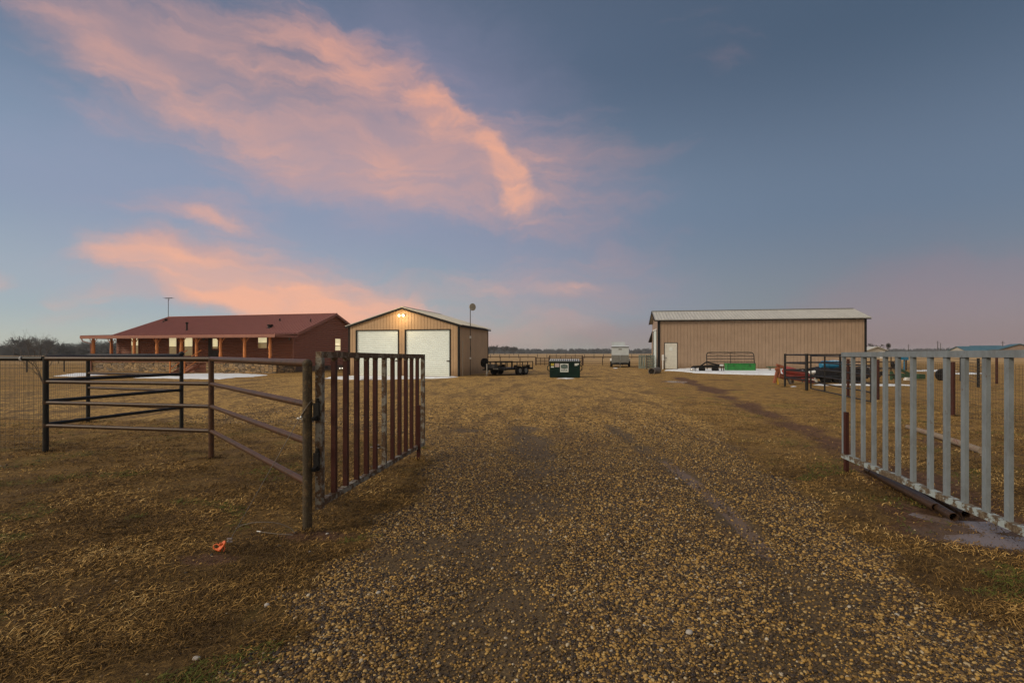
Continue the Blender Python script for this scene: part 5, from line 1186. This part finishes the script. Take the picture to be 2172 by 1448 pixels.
def upole(px, d, top, label, arm=True):
    o0 = row(px, d); t = thing('utility_pole', o0, 0, label, 'utility pole', 'far utility poles'); hgt = CH - (top - HY) * d / F
    m = MB(); m.tube([(0, 0, 0), (0, 0, hgt)], [.22, .14], 6); m.build('pole', M['bark_far'], t)
    if arm: m = MB(); m.beam((-.9, 0, hgt - .8), (.9, 0, hgt - .8), .14, .14); m.build('crossarm', M['bark_far'], t)
upole(1927, 320, 730, 'thin utility pole left of the pair beyond the pasture'); upole(1989, 260, 723, 'tallest utility pole of the far pair'); upole(1995, 300, 727, 'shorter utility pole of the far pair', False); upole(2127, 230, 723, 'utility pole above the blue-roofed buildings')
wm = row(1883, 170); t = thing('windmill', wm, 0, 'small farm windmill far right of the barn', 'windmill'); hgt = CH + (748 - 733) * 170 / F
m = MB()
for a, b in ((-.6, -.6), (.6, -.6), (.6, .6), (-.6, .6)): m.tube([(a, b, 0), (0, 0, hgt)], .06, 4)
m.build('tower', M['bark_far'], t); m = MB()
for k in range(12): a = k * math.pi / 6; m.beam((0, -.3, hgt), (math.cos(a) * .9, -.3, hgt + math.sin(a) * .9), .3, .03, (-math.sin(a), 0, math.cos(a)))
m.build('wheel', M['bark_far'], t); m = MB(); m.prism([(-2.2, 0, hgt - .2), (-.9, 0, hgt), (-2.2, 0, hgt + .5)], (0, .05, 0)); m.build('vane', M['bark_far'], t)

# ------------------------------------------------------------------ trees
def grow(m, p, dvec, L, r, lev, rr, n=5, spread=.55, droop=0.0, minr=.006):
    segs = 3; pts = [p]; rs = [r]; d_ = dvec.copy()
    for k in range(segs):
        d_ = (d_ + Vector((rr.gauss(0, .13), rr.gauss(0, .13), rr.gauss(.03, .07) - droop))).normalized(); pts.append(pts[-1] + d_ * L / segs); rs.append(max(minr, r * (1 - .35 * (k + 1) / segs)))
    m.tube(pts, rs, n, False)
    if lev == 0: return
    kids = rr.choice((3, 4)) if lev > 1 else rr.choice((3, 4, 5))
    for c in range(kids):
        at_ = pts[-1] if c < 2 else pts[rr.choice((1, 2))]; u, v = perp(d_); a = rr.uniform(0, 6.28); s = spread * rr.uniform(.6, 1.3)
        nd = (d_ + (u * math.cos(a) + v * math.sin(a)) * s).normalized(); grow(m, at_, nd, L * rr.uniform(.6, .85), max(minr, r * .55), lev - 1, rr, max(3, n - 1), spread, droop, minr)
def bare_tree(px, d, h, seed, label, minr, group=None, spread=.6, r0=None, lev=5, mat='bark_far', stems=1, name='bare_tree'):
    o0 = row(px, d); t = thing(name, o0, 0, label, 'tree', group); rr = random.Random(seed); r0 = r0 or h * .028
    m = MB(); th = h * .22
    if stems == 1: m.tube([(0, 0, -.1), (.02 * h, 0, th)], [r0 * 1.2, r0], 7, False)
    m.build('trunk', M[mat], t) if stems == 1 else None
    m = MB()
    if stems == 1:
        for c in range(4): a = c * 1.6 + rr.uniform(0, 1); grow(m, Vector((.02 * h, 0, th * rr.uniform(.8, 1))), Vector((math.cos(a) * .55, math.sin(a) * .55, 1)).normalized(), h * .26, r0 * .6, lev - 1, rr, 5, spread, 0, minr)
    else:
        for c in range(stems): a = c * 2.2 + rr.uniform(0, 1); grow(m, Vector((0, 0, -.05)), Vector((math.cos(a) * .33, math.sin(a) * .33, 1)).normalized(), h * .36, r0, lev - 1, rr, 5, spread, 0, minr)
    m.build('crown', M[mat], t)
bare_tree(93, 26, 3.0, 5, 'thin leafless young tree behind the left corner post', .0035, None, .38, .022, 4, 'bark', 3)
bg_ = 'bare trees above the left wood'
for px, h, s, lb in ((44, 10.6, 1, 'leftmost tall bare tree rising above the left wood'), (60, 9.6, 2, 'narrow bare tree between two taller ones above the left wood'), (83, 11, 3, 'densest bare tree above the left wood'), (98, 9.8, 4, 'bare tree right of the densest crown above the left wood'), (28, 8.8, 6, 'low bare tree at the far left of the wood')):
    bare_tree(px, 270, h * 1.08, s, lb, .045, bg_, .62, None, 5)
for px, d, h, s, lb in ((1047, 420, 9.0, 11, 'bare tree just right of the garage in the far wood'), (1071, 420, 8.6, 12, 'rounded bare tree standing above the far wood between two others'), (1089, 420, 7.6, 13, 'bare tree farthest right of three above the far wood'), (1037, 420, 8, 14, 'bare tree half hidden by the garage corner'), (1848, 170, 5.4, 15, 'bare rounded tree at the right end of the barn')):
    bare_tree(px, d, h, s, lb, .085 if d > 300 else .04, 'bare trees along the horizon' if d > 300 else None, .75, None, 5)
def woods(name, px0, px1, d0, d1, hts, n, label, seed, s=1.0):
    rr = np.random.default_rng(seed); vv = []; ff = []; c = 0
    P0 = rr.uniform(px0, px1, n); D0 = rr.uniform(d0, d1, n); Hh = np.interp(P0, [a for a, b in hts], [b for a, b in hts]) * rr.uniform(.72, 1.08, n)
    for px, d, h in zip(P0, D0, Hh):
        x = (px - CX) / F * d; k = 70; w_ = h * .34
        cx_ = rr.normal(0, .45, k) * w_; cy_ = rr.normal(0, .45, k) * w_; cz_ = h * (.02 + .98 * rr.random(k) ** 1.15) ; cz_ = np.where(np.hypot(cx_, cy_) > w_ * .6, cz_ * .8, cz_)
        for a, b, z in zip(cx_, cy_, cz_):
            L = rr.uniform(.5, 1.5) * s; th = rr.normal(0, .8); wd_ = rr.uniform(.14, .5) * s * (2.4 if z < h * .66 else .6)
            ux, uz = math.sin(th), math.cos(th); q = rr.uniform(-.3, .3) * s
            p = np.array([x + a, d + b, min(z, h)])
            up_ = np.array([ux, q, uz]) * L / 2; sd_ = np.array([uz, q, -ux]) * wd_ / 2
            vv += [p - up_ - sd_, p - up_ + sd_, p + up_ + sd_ * .4, p + up_ - sd_ * .4]; ff.append((c, c + 1, c + 2, c + 3)); c += 4
    o = np_mesh(name, np.array(vv), np.array(ff), M['wood_far']); return tag(o, label, kind='stuff')
woods('wood', -60, 330, 285, 330, [(-60, 7), (0, 5.6), (40, 6.9), (100, 7.6), (140, 7.0), (200, 8.2), (260, 8.4), (330, 8)], 420, 'dark leafless wood on the left horizon', 1, 1.2)
woods('wood', 260, 1500, 820, 900, [(260, 9), (1000, 10), (1050, 11), (1120, 7.5), (1200, 8.2), (1290, 8.5), (1330, 7), (1370, 9), (1500, 8)], 900, 'far dark line of woods across the middle horizon', 2, 2.6)
woods('wood', 1780, 2400, 820, 900, [(1780, 7), (1880, 7.5), (1960, 8.5), (2050, 9), (2400, 8)], 430, 'far dark line of woods on the right horizon', 3, 2.6)

# ------------------------------------------------------------------ haze
hz = MB(); hz.box(-2400, 2400, -2400, 2400, -1.5, 14)
hm = bpy.data.materials.new('haze'); hm.use_nodes = True; hnt = hm.node_tree; hnt.nodes.clear()
ho = hnt.nodes.new('ShaderNodeOutputMaterial'); hv = hnt.nodes.new('ShaderNodeVolumePrincipled'); hv.inputs['Density'].default_value = .00024; hv.inputs['Color'].default_value = (.86, .90, .96, 1)
hnt.links.new(hv.outputs[0], ho.inputs['Volume'])
tag(hz.build('haze', hm), 'thin evening haze over the fields', kind='stuff')
